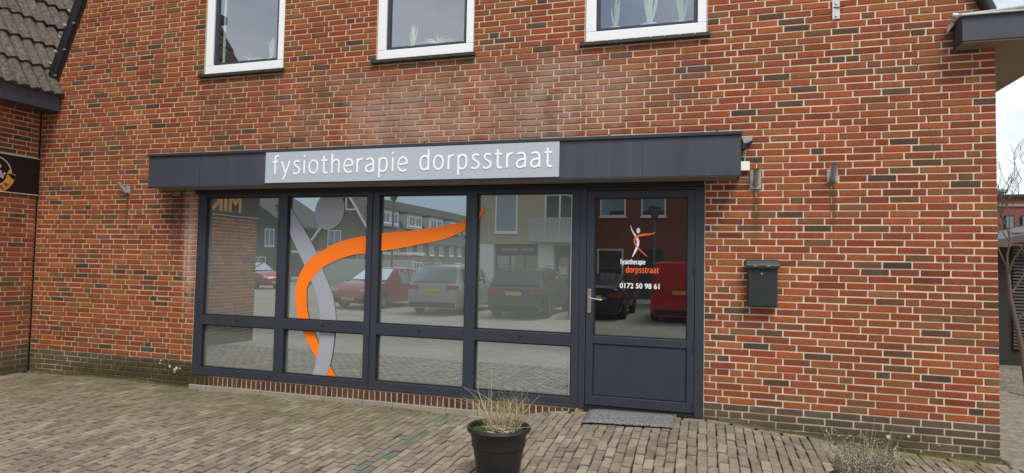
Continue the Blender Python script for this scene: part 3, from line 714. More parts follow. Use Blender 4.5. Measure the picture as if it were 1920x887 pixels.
# sign board on the canopy
sgn = thing('sign_board', 'silver sign board with white lettering fixed along the dark canopy', 'sign', (-2.95, CY, 2.04))
boxo('board', 'sign_silver', sgn, -4.588, -1.319, CY - 0.014, CY - 0.003, 2.040, 2.3745, bevel=0.0015)
fs_ = lambda a, b, d: (a, CY - 0.0165 - d, b)
GL = {'o': (.72, [[(.36 + .28 * math.cos(t * math.pi / 8), .5 + .45 * math.sin(t * math.pi / 8)) for t in range(17)]]),
 'f': (.50, [[(.50, 1.34), (.38, 1.36), (.27, 1.28), (.24, 1.1), (.24, .6), (.24, .02)], [(.06, .93), (.46, .93)]]),
 'y': (.66, [[(.05, .97), (.20, .50), (.345, .06)], [(.62, .97), (.48, .52), (.34, .06), (.23, -.24), (.17, -.38)]]),
 's': (.56, [[(.50, .88), (.36, .95), (.2, .92), (.13, .78), (.2, .62), (.36, .5), (.48, .36), (.47, .17), (.33, .05), (.16, .05), (.06, .12)]]),
 'i': (.24, [[(.12, .02), (.12, .5), (.12, .97)]]),
 't': (.48, [[(.2, 1.24), (.2, .7), (.2, .22), (.25, .07), (.36, .04), (.46, .08)], [(.03, .93), (.45, .93)]]),
 'h': (.70, [[(.12, .02), (.12, .7), (.12, 1.38)], [(.13, .68), (.22, .86), (.38, .95), (.52, .88), (.57, .7), (.57, .35), (.57, .02)]]),
 'e': (.66, [[(.10, .46), (.35, .51), (.6, .56), (.57, .8), (.4, .95), (.22, .9), (.1, .68), (.08, .45), (.13, .2), (.27, .06), (.43, .04), (.58, .11)]]),
 'r': (.46, [[(.12, .02), (.12, .5), (.12, .97)], [(.13, .64), (.2, .84), (.32, .94), (.45, .94)]]),
 'a': (.66, [[(.1, .88), (.25, .95), (.42, .93), (.52, .8), (.54, .6), (.54, .3), (.54, .02)], [(.54, .55), (.35, .54), (.16, .45), (.08, .28), (.13, .1), (.28, .04), (.44, .1), (.53, .25)]]),
 'p': (.70, [[(.12, .97), (.12, .3), (.12, -.38)], [(.13, .75), (.25, .91), (.4, .95), (.55, .83), (.6, .5), (.54, .17), (.4, .05), (.25, .06), (.13, .14)]]),
 'd': (.70, [[(.58, 1.38), (.58, .7), (.58, .02)], [(.57, .8), (.45, .94), (.3, .95), (.14, .82), (.09, .5), (.14, .18), (.3, .05), (.45, .08), (.57, .25)]])}
def stroke_text(word, x0, x1, zb_, xh, yf, mat, parent, w=0.062, gap=.13, thick=0.003):
    tot = sum(GL[c][0] for c in word) + gap * (len(word) - 1); k = (x1 - x0) / tot; u = 0.0
    for c in word:
        m = MB()
        for si, st in enumerate(GL[c][1]):
            P = cr(st, 6) if len(st) > 2 else st
            Q = [(x0 + (u + a) * k, zb_ + b * xh) for a, b in P]; half = w * xh; yo = yf - 0.0004 * si
            for i in range(len(Q)):
                a_, b_ = Q[max(i - 1, 0)], Q[min(i + 1, len(Q) - 1)]; dx, dz = b_[0] - a_[0], b_[1] - a_[1]; ln = math.hypot(dx, dz) or 1; nx, nz = -dz / ln * half, dx / ln * half
                cur = ((Q[i][0] + nx, Q[i][1] + nz), (Q[i][0] - nx, Q[i][1] - nz))
                if i: m.raw([(v[0], yo, v[1]) for v in (pv[0], pv[1], cur[1], cur[0])] + [(v[0], yo + thick, v[1]) for v in (pv[0], pv[1], cur[1], cur[0])], [(0, 1, 2, 3), (0, 3, 7, 4), (1, 5, 6, 2)])
                pv = cur
        if c == 'i':
            cx, cz, r = x0 + (u + .12) * k, zb_ + 1.27 * xh, 0.088 * xh; md = MB(); md.poly([(cx + r * math.cos(t * math.pi / 8), yf, cz + r * math.sin(t * math.pi / 8)) for t in range(16)]); md.build('letter_dot', mat, parent, fix=False)
        m.build('letter', mat, parent, fix=False); u += GL[c][0] + gap
stroke_text('fysiotherapie', -4.505, -2.880, 2.128, 0.150, CY - 0.0185, 'letter_white', sgn)
stroke_text('dorpsstraat', -2.756, -1.380, 2.134, 0.150, CY - 0.0185, 'letter_white', sgn)
for x in (-4.56, -3.76, -2.95, -2.15, -1.345):
    for z in (2.055, 2.36):
        m = MB(); m.lathe([(0.0, -0.003), (0.005, -0.002), (0.006, 0.0)], (x, CY - 0.014, z), 8, axis='y'); m.build('screw', 'sign_edge', sgn, smooth=True)

stroke_text('fysiotherapie', -0.783, -0.547, 1.236, 0.034, 0.0395, 'letter_white', door, 0.10, .10, 0.0008)
stroke_text('dorpsstraat', -0.729, -0.421, 1.156, 0.042, 0.0395, 'vinyl_orange_door', door, 0.095, .10, 0.0008)

# ------------------------------------------------------------------ things on the wall
mb = thing('mailbox', 'black metal mailbox with a hooded lid on the brick wall beside the door', 'mailbox', (0.478, -0.002, 0.88))
boxo('box', 'mailbox_paint', mb, 0.357, 0.601, -0.095, -0.004, 0.885, 1.235, bevel=0.006)
boxo('front_flap', 'mailbox_paint', mb, 0.366, 0.592, -0.1005, -0.0955, 0.895, 1.205, bevel=0.003)
m = MB(); m.prism([(-0.125, 1.222), (-0.125, 1.25), (-0.09, 1.288), (-0.003, 1.300), (-0.003, 1.236), (-0.10, 1.236)], 0.340, 0.616, plane='yz'); m.build('lid', 'mailbox_paint', mb, bevel=0.004)
for x in (0.415, 0.525): boxo('lid_clip', 'brass', mb, x - 0.014, x + 0.014, -0.128, -0.1235, 1.240, 1.2495)
m = MB(); m.lathe([(0.0, -0.112), (0.009, -0.111), (0.010, -0.100)], (0.470, 0, 1.175), 14, axis='y'); m.build('lock', 'stainless', mb, smooth=True)

def socket(label, x, z, tilt, plate=(0.058, 0.062), grp='flagpole sockets on the wall', frontal=True):
    t = thing('flagpole_socket', label, 'socket', (x, -0.003, z), group=None)
    boxo('back_plate', 'galvanised', t, x - plate[0] * 0.85, x + plate[0] * 0.85, -0.010, -0.003, z - plate[1], z + plate[1], bevel=0.002)
    d = Vector((tilt, -0.62, 0.9)).normalized(); p = Vector((x, -0.02, z - 0.035)); m = MB()
    m.tube([p, p + d * 0.15], 0.0235, 14, cap=False); m.tube([p, p + d * 0.15], 0.018, 14, cap=False); m.tube([p - d * 0.001, p + d * 0.004], 0.0235, 14)
    m.build('sleeve', 'galvanised', t, smooth=True)
    m = MB()
    for sx in (-1, 1):
        for sz in (-1, 1): m.lathe([(0, -0.014), (0.006, -0.013), (0.006, -0.0095)], (x + sx * plate[0] * 0.62, 0, z + sz * plate[1] * 0.75), 8, axis='y')
    m.build('bolts', 'stainless', t)
    q = p + d * 0.11; m = MB(); m.tube([q, q + Vector((-0.035, 0, 0.01))], 0.006, 8); m.build('clamp_screw', 'stainless', t)
socket('galvanised flagpole socket just right of the canopy end', 0.424, 2.01, 0.0, (0.054, 0.078))
socket('galvanised flagpole socket alone on the wall above and right of the mailbox', 1.048, 2.04, 0.02, (0.052, 0.052))
socket('galvanised flagpole socket on the wall left of the canopy', -6.86, 2.035, -0.28, (0.052, 0.052))
t = thing('wall_bracket', 'small pale metal strap fixed high on the wall near the boxed eaves', 'bracket', (1.08, -0.002, 3.43))
boxo('strap', 'grey_plastic', t, 1.05, 1.11, -0.012, -0.002, 3.425, 3.60, bevel=0.003)
m = MB()
for z in (3.45, 3.56): m.lathe([(0, -0.02), (0.009, -0.018), (0.010, -0.012)], (1.08, 0, z), 10, axis='y')
m.build('screws', 'galvanised', t)
m = MB(); m.tube([(1.06, -0.013, 3.53), (1.1, -0.02, 3.525), (1.15, -0.013, 3.53)], 0.004, 6); m.build('cable', 'rubber', t)
# cable entry with a junction box behind the canopy end
t = thing('junction_box', 'small white junction box with its cable at the right canopy end', 'junction box', (0.35, -0.002, 2.11))
boxo('cover', 'letter_white', t, 0.296, 0.372, -0.035, -0.002, 2.100, 2.182, bevel=0.004)
m = MB(); m.tube([(0.332, -0.02, 2.182), (0.332, -0.022, 2.27), (0.334, -0.03, 2.30)], 0.0035, 6); m.tube([(0.332, -0.02, 2.265), (0.332, -0.022, 2.29)], 0.011, 8); m.build('cable', 'grey_plastic', t)
t = thing('wall_sensor', 'dark swivel floodlight with a pale lead flap behind the canopy end', 'lamp', (0.345, -0.002, 2.3))
m = MB(); m.prism([(0.300, 2.405), (0.395, 2.412), (0.392, 2.370), (0.355, 2.350), (0.318, 2.345)], -0.045, -0.002); m.build('lead_flap', 'galvanised', t, bevel=0.003)
m = MB(); m.box(0.302, 0.348, -0.06, -0.002, 2.29, 2.342); m.tube([(0.335, -0.03, 2.33), (0.395, -0.03, 2.36)], 0.012, 8); m.build('lamp_body', 'rubber', t, bevel=0.004)
t = thing('canopy_bracket', 'small worn metal bracket under the left end of the canopy', 'bracket', (-6.1, -0.01, 1.97))
boxo('plate', 'galvanised', t, -6.13, -6.03, -0.02, -0.002, 1.955, 2.005, bevel=0.003)
m = MB(); m.tube([(-6.11, -0.02, 1.99), (-6.11, -0.05, 1.965), (-6.06, -0.05, 1.965)], 0.012, 8); m.build('hook', 'galvanised', t, smooth=True)

# door mat
m = MB(); z0 = -0.144
pts = [(-1.05, -0.035), (-0.245, -0.03), (-0.265, -0.47), (-1.03, -0.52)]
n_ = 10; g = []
for i in range(n_ + 1):
    for j in range(7):
        u, v = i / n_, j / 6; a = Vector(pts[0]).lerp(Vector(pts[1]), u); b = Vector(pts[3]).lerp(Vector(pts[2]), u); q = a.lerp(b, v); g.append((q.x, q.y, zg(q.x, q.y) + 0.014))
fs2 = [(i * 7 + j, i * 7 + j + 1, (i + 1) * 7 + j + 1, (i + 1) * 7 + j) for i in range(n_) for j in range(6)]
m.raw(g, fs2); o = m.build('door_mat', 'door_mat', smooth=True); sol = o.modifiers.new('solid', 'SOLIDIFY'); sol.thickness = 0.012; sol.offset = -1
tag(o, 'grey flecked door mat lying in front of the shop door', 'door mat')

# ================================================================== neighbouring wing on the left
wing = thing('neighbour_building', 'brick wing on the left with a dark tiled roof and a grey fascia', 'building', (-8.376, -2, -0.3))
WY = -4.13; WX = XL
m = MB(); m.box(WX - 5.5, WX - 0.007, WY + 0.007, -0.02, -0.7, 3.3); m.box(WX - 5.5, WX - 0.2, -0.02, 9, -0.7, 3.3)
wwall = m.build('wall', 'mortar', wing)
def place_wing(u, z): return Vector((WX, u, z)), Y, Zv, X
brick_wall(wwall, -7, int(3.3 / H), WY, -0.004, [(-4.2, -0.0, 1.99, 2.46)], place_wing)
boxo('corner_gap', 'rubber', wwall, WX - 0.004, WX + 0.0035, -0.0035, 0.004, -0.4, 3.2)
# roof: steep slope rising to the left from the eave, hipped towards the street, flat on top
EXW, EZ, PIT = -8.045, 3.30, R(60); SLT = 3.3
up = Vector((-math.cos(PIT), 0, math.sin(PIT))); nr = Vector((math.sin(PIT), 0, math.cos(PIT)))
e0 = Vector((EXW - 0.03, 0, EZ - 0.01)); hipk = 0.0
def rp(y, s): return e0 + up * s + Vector((0, y, 0))
yend = WY - 0.2
m = MB()
m.poly([rp(yend, 0), rp(9, 0), rp(9, SLT), rp(yend + SLT * hipk, SLT)])
m.poly([rp(yend, 0), rp(yend + SLT * hipk, SLT), rp(yend + SLT * hipk, SLT) + Vector((-3.2, 0, 0)), rp(yend, 0) + Vector((-4.6, 0, 0))])
m.poly([rp(yend + SLT * hipk, SLT), rp(9, SLT), rp(9, SLT) + Vector((-3.2, 0, 0)), rp(yend + SLT * hipk, SLT) + Vector((-3.2, 0, 0))])
wroof = m.build('roof', 'roof_tile', wing)
a_, b_ = rp(yend + SLT * hipk - 0.15, SLT), rp(9, SLT)
m = MB(); m.box(a_.x - 3.2, a_.x + 0.12, a_.y, 9, a_.z - 0.06, a_.z + 0.10); m.build('roof_cap', 'verge_black', wroof)
def tile_mesh():
    W_, L_ = 0.302, 0.50; n = 20; vs = []; fs = []
    for r, (s, lift) in enumerate(((0.0, 0.030), (0.0, 0.055), (L_ * 0.5, 0.034), (L_, 0.014))):
        for i in range(n + 1):
            t = i / n; wv = 0.021 * (0.5 - 0.5 * math.cos(4 * math.pi * t)) ** 0.8 * 2.0
            low = -0.022 if r == 0 else 0
            vs.append(e0.__class__((0, t * W_, 0)) + Vector((0, 0, 0)) + up * s + nr * (lift + wv + low))
    for r in range(3):
        for i in range(n): fs.append((r * (n + 1) + i, r * (n + 1) + i + 1, (r + 1) * (n + 1) + i + 1, (r + 1) * (n + 1) + i))
    me = bpy.data.meshes.new('tile'); me.from_pydata([tuple(v) for v in vs], [], fs); me.materials.append(MATS['roof_tile'])
    me.polygons.foreach_set('use_smooth', [True] * len(fs)); me.set_sharp_from_angle(angle=R(40)); me.update(); return me
tme = tile_mesh()
for r in range(9):
    s = -0.04 + r * 0.415
    if s + 0.3 > SLT + 0.1: break
    for c in range(34):
        y = yend + 0.02 + c * 0.300
        if y < yend + s * hipk or y > 5.4: continue
        o = link('roof_tile', tme, wroof); o.location = rp(y, s) + nr * random.uniform(-0.003, 0.003) + Vector((0, random.uniform(-0.003, 0.003), 0)); o.rotation_euler = (random.gauss(0, 0.006), random.gauss(0, 0.006), random.gauss(0, 0.004))
m = MB(); m.box(-8.30, EXW, yend, -0.012, 3.072, 3.285); m.box(WX - 5.5, -8.30, yend, yend + 0.26, 3.072, 3.285)
fas = m.build('fascia', 'anthracite_cladding', wing, bevel=0.003)
m = MB(); m.box(-8.28, EXW + 0.012, yend - 0.01, -0.012, 3.286, 3.301); m.build('fascia_trim', 'galvanised', fas)
m = MB(); m.box(WX + 0.002, -8.305, yend, -0.012, 3.085, 3.10); m.build('soffit_board', 'soffit', fas)
# its long black sign with a round emblem
bs = thing('shop_sign', 'black sign with a gold ribbon emblem on the left brick wing', 'sign', (WX, -2.0, 1.99))
boxo('board', 'black_sign', bs, WX - 0.004, WX + 0.026, -4.16, -0.014, 1.990, 2.455, bevel=0.002)
boxo('edge_strip', 'sign_edge', bs, WX - 0.004, WX + 0.029, -4.16, -0.014, 2.4555, 2.464); boxo('edge_strip', 'sign_edge', bs, WX - 0.004, WX + 0.029, -4.16, -0.014, 1.981, 1.9895)
ec = (-0.565, 2.215); xs0 = WX + 0.0275
def ring(name, r0, r1, a0, a1, mat, n=40, off=0.0):
    m = MB()
    for i in range(n):
        t0, t1 = a0 + (a1 - a0) * i / n, a0 + (a1 - a0) * (i + 1) / n
        m.poly([(xs0 + off, ec[0] + r0 * math.cos(t0), ec[1] + r0 * math.sin(t0)), (xs0 + off, ec[0] + r1 * math.cos(t0), ec[1] + r1 * math.sin(t0)), (xs0 + off, ec[0] + r1 * math.cos(t1), ec[1] + r1 * math.sin(t1)), (xs0 + off, ec[0] + r0 * math.cos(t1), ec[1] + r0 * math.sin(t1))])
    return m.build(name, mat, bs)
ring('emblem_ring', 0.198, 0.212, R(-25), R(205), 'silver_print')
ring('emblem_ribbon', 0.155, 0.255, R(180), R(360), 'gold_print', off=0.001)
m = MB(); m.poly([(xs0 + 0.001, ec[0] + 0.155, ec[1]), (xs0 + 0.001, ec[0] + 0.18, ec[1] + 0.06), (xs0 + 0.001, ec[0] + 0.215, ec[1] - 0.005), (xs0 + 0.001, ec[0] + 0.262, ec[1] - 0.012), (xs0 + 0.001, ec[0] + 0.24, ec[1] - 0.07)]); m.build('emblem_ribbon', 'gold_print', bs)
m = MB()
for (cy, cz, r) in ((0.02, 0.03, 0.05), (0.075, 0.0, 0.03), (0.10, -0.04, 0.028), (0.06, 0.085, 0.025), (0.125, -0.005, 0.016), (-0.04, 0.06, 0.04)):
    m.poly([(xs0, ec[0] + cy + r * random.uniform(0.6, 1.2) * math.cos(2 * math.pi * i / 14), ec[1] + cz + r * random.uniform(0.6, 1.2) * math.sin(2 * math.pi * i / 14)) for i in range(14)])
tag(m.build('emblem_print', 'silver_print', bs), kind='stuff')
m = MB(); m.poly([(xs0 + 0.0015, ec[0] + 0.03 + 0.045 * random.uniform(0.7, 1.2) * math.cos(2 * math.pi * i / 12), ec[1] - 0.03 + 0.045 * random.uniform(0.7, 1.2) * math.sin(2 * math.pi * i / 12)) for i in range(12)]); m.build('emblem_core', 'gold_print', bs)
for i, ch in enumerate('KAPPER'):
    me = text_mesh(ch, 0.02); t = R(-90) + R(17.5) * (i - 2.2); n = len(me.vertices); a = np.zeros(n * 3); me.vertices.foreach_get('co', a); a = a.reshape(-1, 3); a[:, 0] -= a[:, 0].mean()
    co = []
    for q in a:
        rr = 0.232 - q[1] * 0.075; tt = t + q[0] * 0.075 / 0.2; co += [xs0 + 0.002, ec[0] + rr * math.cos(tt), ec[1] + rr * math.sin(tt)]
    me.vertices.foreach_set('co', co); me.materials.clear(); me.materials.append(MATS['black_sign']); me.update(); link('letter', me, bs)
fw_ = lambda a, b, d: (xs0 + d, a, b)
text_fit('lettering', 'MIK', 'gold_print', bs, fw_, -3.65, -2.85, 2.07, 2.40, offset=0.03)

# ================================================================== planters
def blade(m, p, d, ln, bend, r0, n=5, tint=(1, 1, 1)):
    pts = []; p = Vector(p); d = Vector(d).normalized(); b = Vector(bend)
    for i in range(n + 1):
        t = i / n; pts.append(p + d * ln * t + b * ln * t * t)
    m.tube(pts, [r0 * (1 - 0.75 * i / n) for i in range(n + 1)], 3, tint, cap=False)
plain('straw', (0.24, 0.195, 0.10), 0.8, var=0.35, nscale=40); plain('straw_pale', (0.55, 0.47, 0.31), 0.8, var=0.25, nscale=40); plain('moss', (0.05, 0.11, 0.02), 0.9, var=0.5, nscale=60)
plain('silver_leaf', (0.31, 0.30, 0.22), 0.85, var=0.35, nscale=50); plain('stem_brown', (0.16, 0.11, 0.07), 0.9, var=0.4, nscale=50)
plain('aloe', (0.50, 0.68, 0.38), 0.6, var=0.3, nscale=20); plain('pink_leaf', (0.75, 0.58, 0.58), 0.6, var=0.3, nscale=20)
PX, PY = -1.375, -1.817; pz0 = zg(PX, PY); hgt = 0.092 - pz0
pot = thing('potted_grass', 'black plastic pot of dried grass standing before the shop windows', 'planter', (PX, PY, pz0))
m = MB(); k = hgt
m.lathe([(0.0, 0.004), (0.135, 0.0), (0.142, 0.008), (0.178, k - 0.135), (0.186, k - 0.128), (0.192, k - 0.06), (0.200, k - 0.045), (0.207, k - 0.034), (0.218, k - 0.026), (0.2235, k - 0.012), (0.218, k + 0.002), (0.207, k + 0.005), (0.197, k - 0.002), (0.190, k - 0.02), (0.186, k - 0.06)], (PX, PY, pz0), 56)
m.build('pot', 'pot_plastic', pot, smooth=True)
m = MB(); n = 28; zs = pz0 + k - 0.04
rings = [[(PX + r * math.cos(2 * math.pi * i / n), PY + r * math.sin(2 * math.pi * i / n), zs + 0.035 * (1 - (r / 0.19) ** 2) + random.uniform(-0.006, 0.006)) for i in range(n)] for r in (0.189, 0.15, 0.1, 0.05)]
vs = [v for q in rings for v in q] + [(PX, PY, zs + 0.04)]; fs = [(r * n + i, r * n + (i + 1) % n, (r + 1) * n + (i + 1) % n, (r + 1) * n + i) for r in range(3) for i in range(n)] + [(3 * n + i, 3 * n + (i + 1) % n, 4 * n) for i in range(n)]
m.raw(vs, fs); m.build('soil', 'soil', pot, smooth=True)
m = MB(); mp2 = MB(); rnd = random.Random(3)
for i in range(210):
    t = rnd.uniform(0, 2 * math.pi); r = 0.14 * math.sqrt(rnd.random()); p = (PX + 0.02 + r * math.cos(t), PY + 0.03 + r * 0.8 * math.sin(t), zs + 0.025)
    sp = abs(rnd.gauss(0.0, 0.38)) + r * 1.6; a = t + rnd.gauss(0, 0.7); d = (sp * math.cos(a), sp * math.sin(a), 1.0)
    ln = abs(rnd.gauss(0.17, 0.075)) + 0.04
    blade(m if rnd.random() < 0.72 else mp2, p, d, ln, (rnd.gauss(0, 0.35), rnd.gauss(0, 0.35), rnd.uniform(-0.35, 0.05)), rnd.uniform(0.0008, 0.0015), 6)
    for _k in range(rnd.randint(0, 4)):
        b = Vector(p) + Vector(d).normalized() * ln * rnd.uniform(0.35, 0.8); blade(m if rnd.random() < 0.7 else mp2, b, (rnd.gauss(0, 0.8), rnd.gauss(0, 0.8), 1), rnd.uniform(0.025, 0.08), (0, 0, -0.1), 0.0009, 3)
tag(m.build('dry_stems', 'straw', pot), kind='stuff')
for (d, ln, bend, r) in (((-0.03, 0, 1), 0.47, (0.02, 0, 0), 0.0022), ((-0.55, -0.1, 1), 0.36, (0.15, 0, -0.1), 0.0035), ((-0.25, 0, 1), 0.36, (-0.35, 0, -0.25), 0.0018), ((0.35, 0, 1), 0.36, (0.25, 0, -0.2), 0.0015), ((0.9, -0.3, 0.12), 0.36, (0, 0, 0.1), 0.0032), ((-0.1, 0.1, 1), 0.33, (0.1, 0, 0), 0.002)):
    blade(mp2, (PX - 0.02 + rnd.uniform(-0.06, 0.04), PY - 0.02, zs + 0.03), d, ln, bend, r, 8)
for i in range(120):   # fallen straw over the rim and the soil
    t = rnd.uniform(math.pi, 2.1 * math.pi); r = rnd.uniform(0.03, 0.15); a = t + math.pi + rnd.gauss(0, 0.9)
    blade(mp2, (PX + r * math.cos(t), PY + r * math.sin(t), zs + 0.035 - 0.035 * (r / 0.19) ** 2 + 0.004), (math.cos(a), math.sin(a), rnd.uniform(0.05, 0.5)), rnd.uniform(0.03, 0.11), (0, 0, -0.35), 0.0017, 4)
tag(mp2.build('pale_straw', 'straw_pale', pot), kind='stuff')
m = MB()
for i in range(420):
    r = 0.06 * math.sqrt(rnd.random()); t = rnd.uniform(0, 2 * math.pi); a = rnd.uniform(0, 2 * math.pi)
    blade(m, (PX - 0.09 + r * math.cos(t) * 1.1, PY - 0.07 + r * math.sin(t), zs + 0.02), (0.5 * math.cos(a), 0.5 * math.sin(a), 1), rnd.uniform(0.012, 0.032), (0, 0, -0.2), 0.0022, 2)
tag(m.build('moss_cushion', 'moss', pot), kind='stuff')

SX, SY = 0.862, -1.93; sz0 = zg(SX, SY); lav = thing('potted_lavender', 'grey dried lavender shrub in a pot at the lower right', 'planter', (SX, SY, sz0))
m = MB(); m.lathe([(0, 0.004), (0.13, 0.0), (0.165, 0.27), (0.18, 0.275), (0.185, 0.30), (0.178, 0.312), (0.166, 0.30), (0.16, 0.26)], (SX, SY, sz0), 40); m.build('pot', 'pot_plastic', lav, smooth=True)
m = MB(); m.lathe([(0.162, 0.275), (0.1, 0.29), (0.0, 0.295)], (SX, SY, sz0), 24); m.build('soil', 'soil', lav, smooth=True)
ms, ml = MB(), MB(); zr = sz0 + 0.29
for i in range(230):
    t = rnd.uniform(0, 2 * math.pi); r = 0.13 * math.sqrt(rnd.random()); sp = rnd.uniform(0.1, 0.75); a = t + rnd.gauss(0, 0.5)
    p = Vector((SX + r * math.cos(t), SY + r * math.sin(t), zr)); d = Vector((sp * math.cos(a), sp * math.sin(a), 1)).normalized(); ln = rnd.uniform(0.10, 0.25)
    blade(ms, p, d, ln, (0, 0, 0.05), 0.0022, 4)
    for k2 in range(14):
        s_ = rnd.uniform(0.3, 1.0); b = p + d * ln * s_ + Vector((0, 0, 0.05)) * ln * s_ * s_; q = Vector((rnd.gauss(0, 1), rnd.gauss(0, 1), rnd.uniform(0.1, 1.4))).normalized()
        side = q.cross(Vector((rnd.gauss(0, 1), rnd.gauss(0, 1), rnd.gauss(0, 1)))).normalized(); l2 = rnd.uniform(0.012, 0.03); w2 = 0.0024
        ml.poly([b - side * w2 * 0.5, b + q * l2 * 0.5 - side * w2, b + q * l2, b + q * l2 * 0.5 + side * w2])
for i in range(26):
    t = rnd.uniform(0, 2 * math.pi); sp = rnd.uniform(0.1, 0.6); p = (SX + 0.08 * math.cos(t), SY + 0.08 * math.sin(t), zr)
    blade(ml, p, (sp * math.cos(t), sp * math.sin(t), 1), rnd.uniform(0.26, 0.38), (rnd.gauss(0, 0.08), rnd.gauss(0, 0.08), -0.03), 0.0013, 5)
tag(ms.build('stems', 'stem_brown', lav), kind='stuff'); tag(ml.build('leaves', 'silver_leaf', lav, fix=False), kind='stuff')

# plants behind the upper windows
def houseplant(x, z, kind, label, s=1.0):
    t = thing('house_plant', label, 'plant', (x, 0.21, z)); m = MB(); m.lathe([(0, 0), (0.04 * s, 0.0), (0.05 * s, 0.06), (0.046 * s, 0.06), (0.0, 0.05)], (x, 0.21, z), 16); m.build('pot', 'letter_white', t, smooth=True)
    m = MB(); r = random.Random(int(x * 100))
    for i in range(13 if kind != 'fern' else 22):
        a = 2 * math.pi * i / 11 + r.uniform(-0.3, 0.3); sp = r.uniform(0.1, 0.5) if kind == 'aloe' else r.uniform(0.5, 1.3)
        ln = r.uniform(0.16, 0.30) * s; d = Vector((sp * math.cos(a), sp * 0.4 * math.sin(a), 1)).normalized(); b = Vector((math.cos(a) * -0.2, 0, -0.05)) if kind == 'aloe' else Vector((math.cos(a) * 0.4, 0, -0.6))
        sd_ = Vector((0, 1, 0)).cross(d).normalized(); pp = Vector((x, 0.21, z + 0.05)); L1 = []; L2 = []
        for k in range(7):
            u = k / 6; c = pp + d * ln * u + b * ln * u * u; wd = 0.008 * s * (1 - u) ** 0.7 * (0.6 + u); L1.append(c - sd_ * wd); L2.append(c + sd_ * wd)
        for k in range(6): m.poly([L1[k], L1[k + 1], L2[k + 1] + Vector((0, 0.004, 0)), L2[k] + Vector((0, 0.004, 0))])
    m.build('leaves', 'aloe' if kind != 'fern' else 'pink_leaf', t, fix=False)
zi = WZ0 + 0.105 + 0.03
houseplant(-4.98, zi, 'aloe', 'pale aloe behind the left upper window', 1.1)
houseplant(-5.28, zi, 'arch', 'small leafy plant at the middle of the left upper window', 0.75)
houseplant(-3.12, zi, 'aloe', 'upright pale aloe at the left of the middle upper window', 1.0)
houseplant(-2.82, zi, 'fern', 'pinkish arching plant at the centre of the middle upper window', 1.0)
houseplant(-2.47, zi, 'aloe', 'tall thin plant at the right edge of the middle upper window', 1.35)
houseplant(-0.88, zi, 'aloe', 'spiky plant at the left of the right upper window', 1.3)
houseplant(-0.55, zi, 'aloe', 'large spiky plant at the centre of the right upper window', 1.8)
houseplant(-0.24, zi, 'aloe', 'pale plant at the right edge of the right upper window', 1.3)

# ================================================================== alley on the right
m = MB(); m.poly([(XR - 0.01, 0.0, -0.335), (7.5, 0.0, -0.335), (9.5, 14, -0.335), (XR - 0.01, 14, -0.335)])
def make_gravel():
    n = NT('gravel'); a = n.smooth(n.noise(22.0, detail=6, rough=0.75), 0.3, 0.7); b = n.noise(2.2, detail=5)
    c = n.mix(a, (0.05, 0.042, 0.03), (0.42, 0.37, 0.28)); c = n.scale(c, n.math('MULTIPLY_ADD', b, 0.9, 0.55)); n.set(Base_Color=c, Roughness=0.95); n.bump(a, 1.0, 0.02)
make_gravel(); plain('flagstone', (0.17, 0.15, 0.115), 0.9, var=0.9, nscale=18, bump=1.0, bscale=45); plain('dark_timber', (0.020, 0.019, 0.018), 0.85, var=0.4, nscale=10); plain('slat_grey', (0.075, 0.072, 0.068), 0.8, var=0.3); plain('tarp', (0.07, 0.07, 0.07), 0.6, var=0.3); plain('far_brick', (0.17, 0.05, 0.04), 0.85, var=0.2)
alley = tag(m.build('alley_path', 'gravel'), kind='structure')
for i in range(9):
    y = 0.05 + i * 0.42; m = MB(); piece(m, (XR + 0.06 + 0.72, y + 0.2, -0.315), X, Y, Zv, 1.42, 0.40, 0.05, 0.012, (1, 1, 1), 0.01); m.build('flagstone', 'flagstone', alley, fix=False)
shed = thing('garden_shed', 'dark slatted shed with a sloping grey roof sheet in the alley', 'shed', (6.0, 6.7, -0.33))
m = MB(); m.box(4.55, 8.0, 6.6, 9.2, -0.35, 1.66); shb = m.build('wall', 'dark_timber', shed)
for i in range(36): boxo('slat', 'slat_grey', shb, 4.98, 7.9, 6.555, 6.598, -0.05 + i * 0.055, -0.019 + i * 0.055)
m = MB(); m.prism([(4.35, 1.66), (4.75, 1.68), (8.2, 2.60), (8.2, 2.68), (4.7, 1.78), (4.35, 1.75)], 6.2, 9.4); m.build('roof_sheet', 'tarp', shed)
fb = thing('flat_roofed_house', 'dark red brick house with a flat roof beyond the alley', 'building', (12, 24, -0.5))
m = MB(); m.box(9.0, 20, 22, 30, -0.6, 4.05); m.build('wall', 'far_brick', fb)
boxo('roof_edge', 'verge_black', fb, 8.9, 20.1, 21.9, 30.1, 4.05, 4.17); boxo('lintel_band', 'plank_grey', fb, 9.0, 20, 21.95, 21.999, 3.72, 3.80)
for i, x in enumerate((10.88, 11.4, 12.3)): f_ = boxo('window', 'verge_black', fb, x, x + 0.3, 21.93, 21.998, 2.85, 3.38); boxo('pane', 'far_pane', f_, x + 0.04, x + 0.26, 21.915, 21.929, 2.9, 3.33)
m = MB(); m.lathe([(0.16, 0), (0.16, 0.10), (0.28, 0.13), (0.30, 0.22), (0.22, 0.27), (0, 0.28)], (10.95, 22.6, 4.17), 18); m.build('roof_vent', 'galvanised', fb, smooth=True)
tree = thing('bare_shrub', 'bare leafless shrub growing beside the dark alley shed', 'shrub', (3.95, 3.6, -0.33))
mt = MB(); mb2 = MB(); rr_ = random.Random(11)
mt.tube([(3.95, 3.6, -0.34), (3.86, 3.55, 0.3), (3.74, 3.52, 0.9), (3.70, 3.5, 1.35)], [0.035, 0.03, 0.025, 0.02], 8)
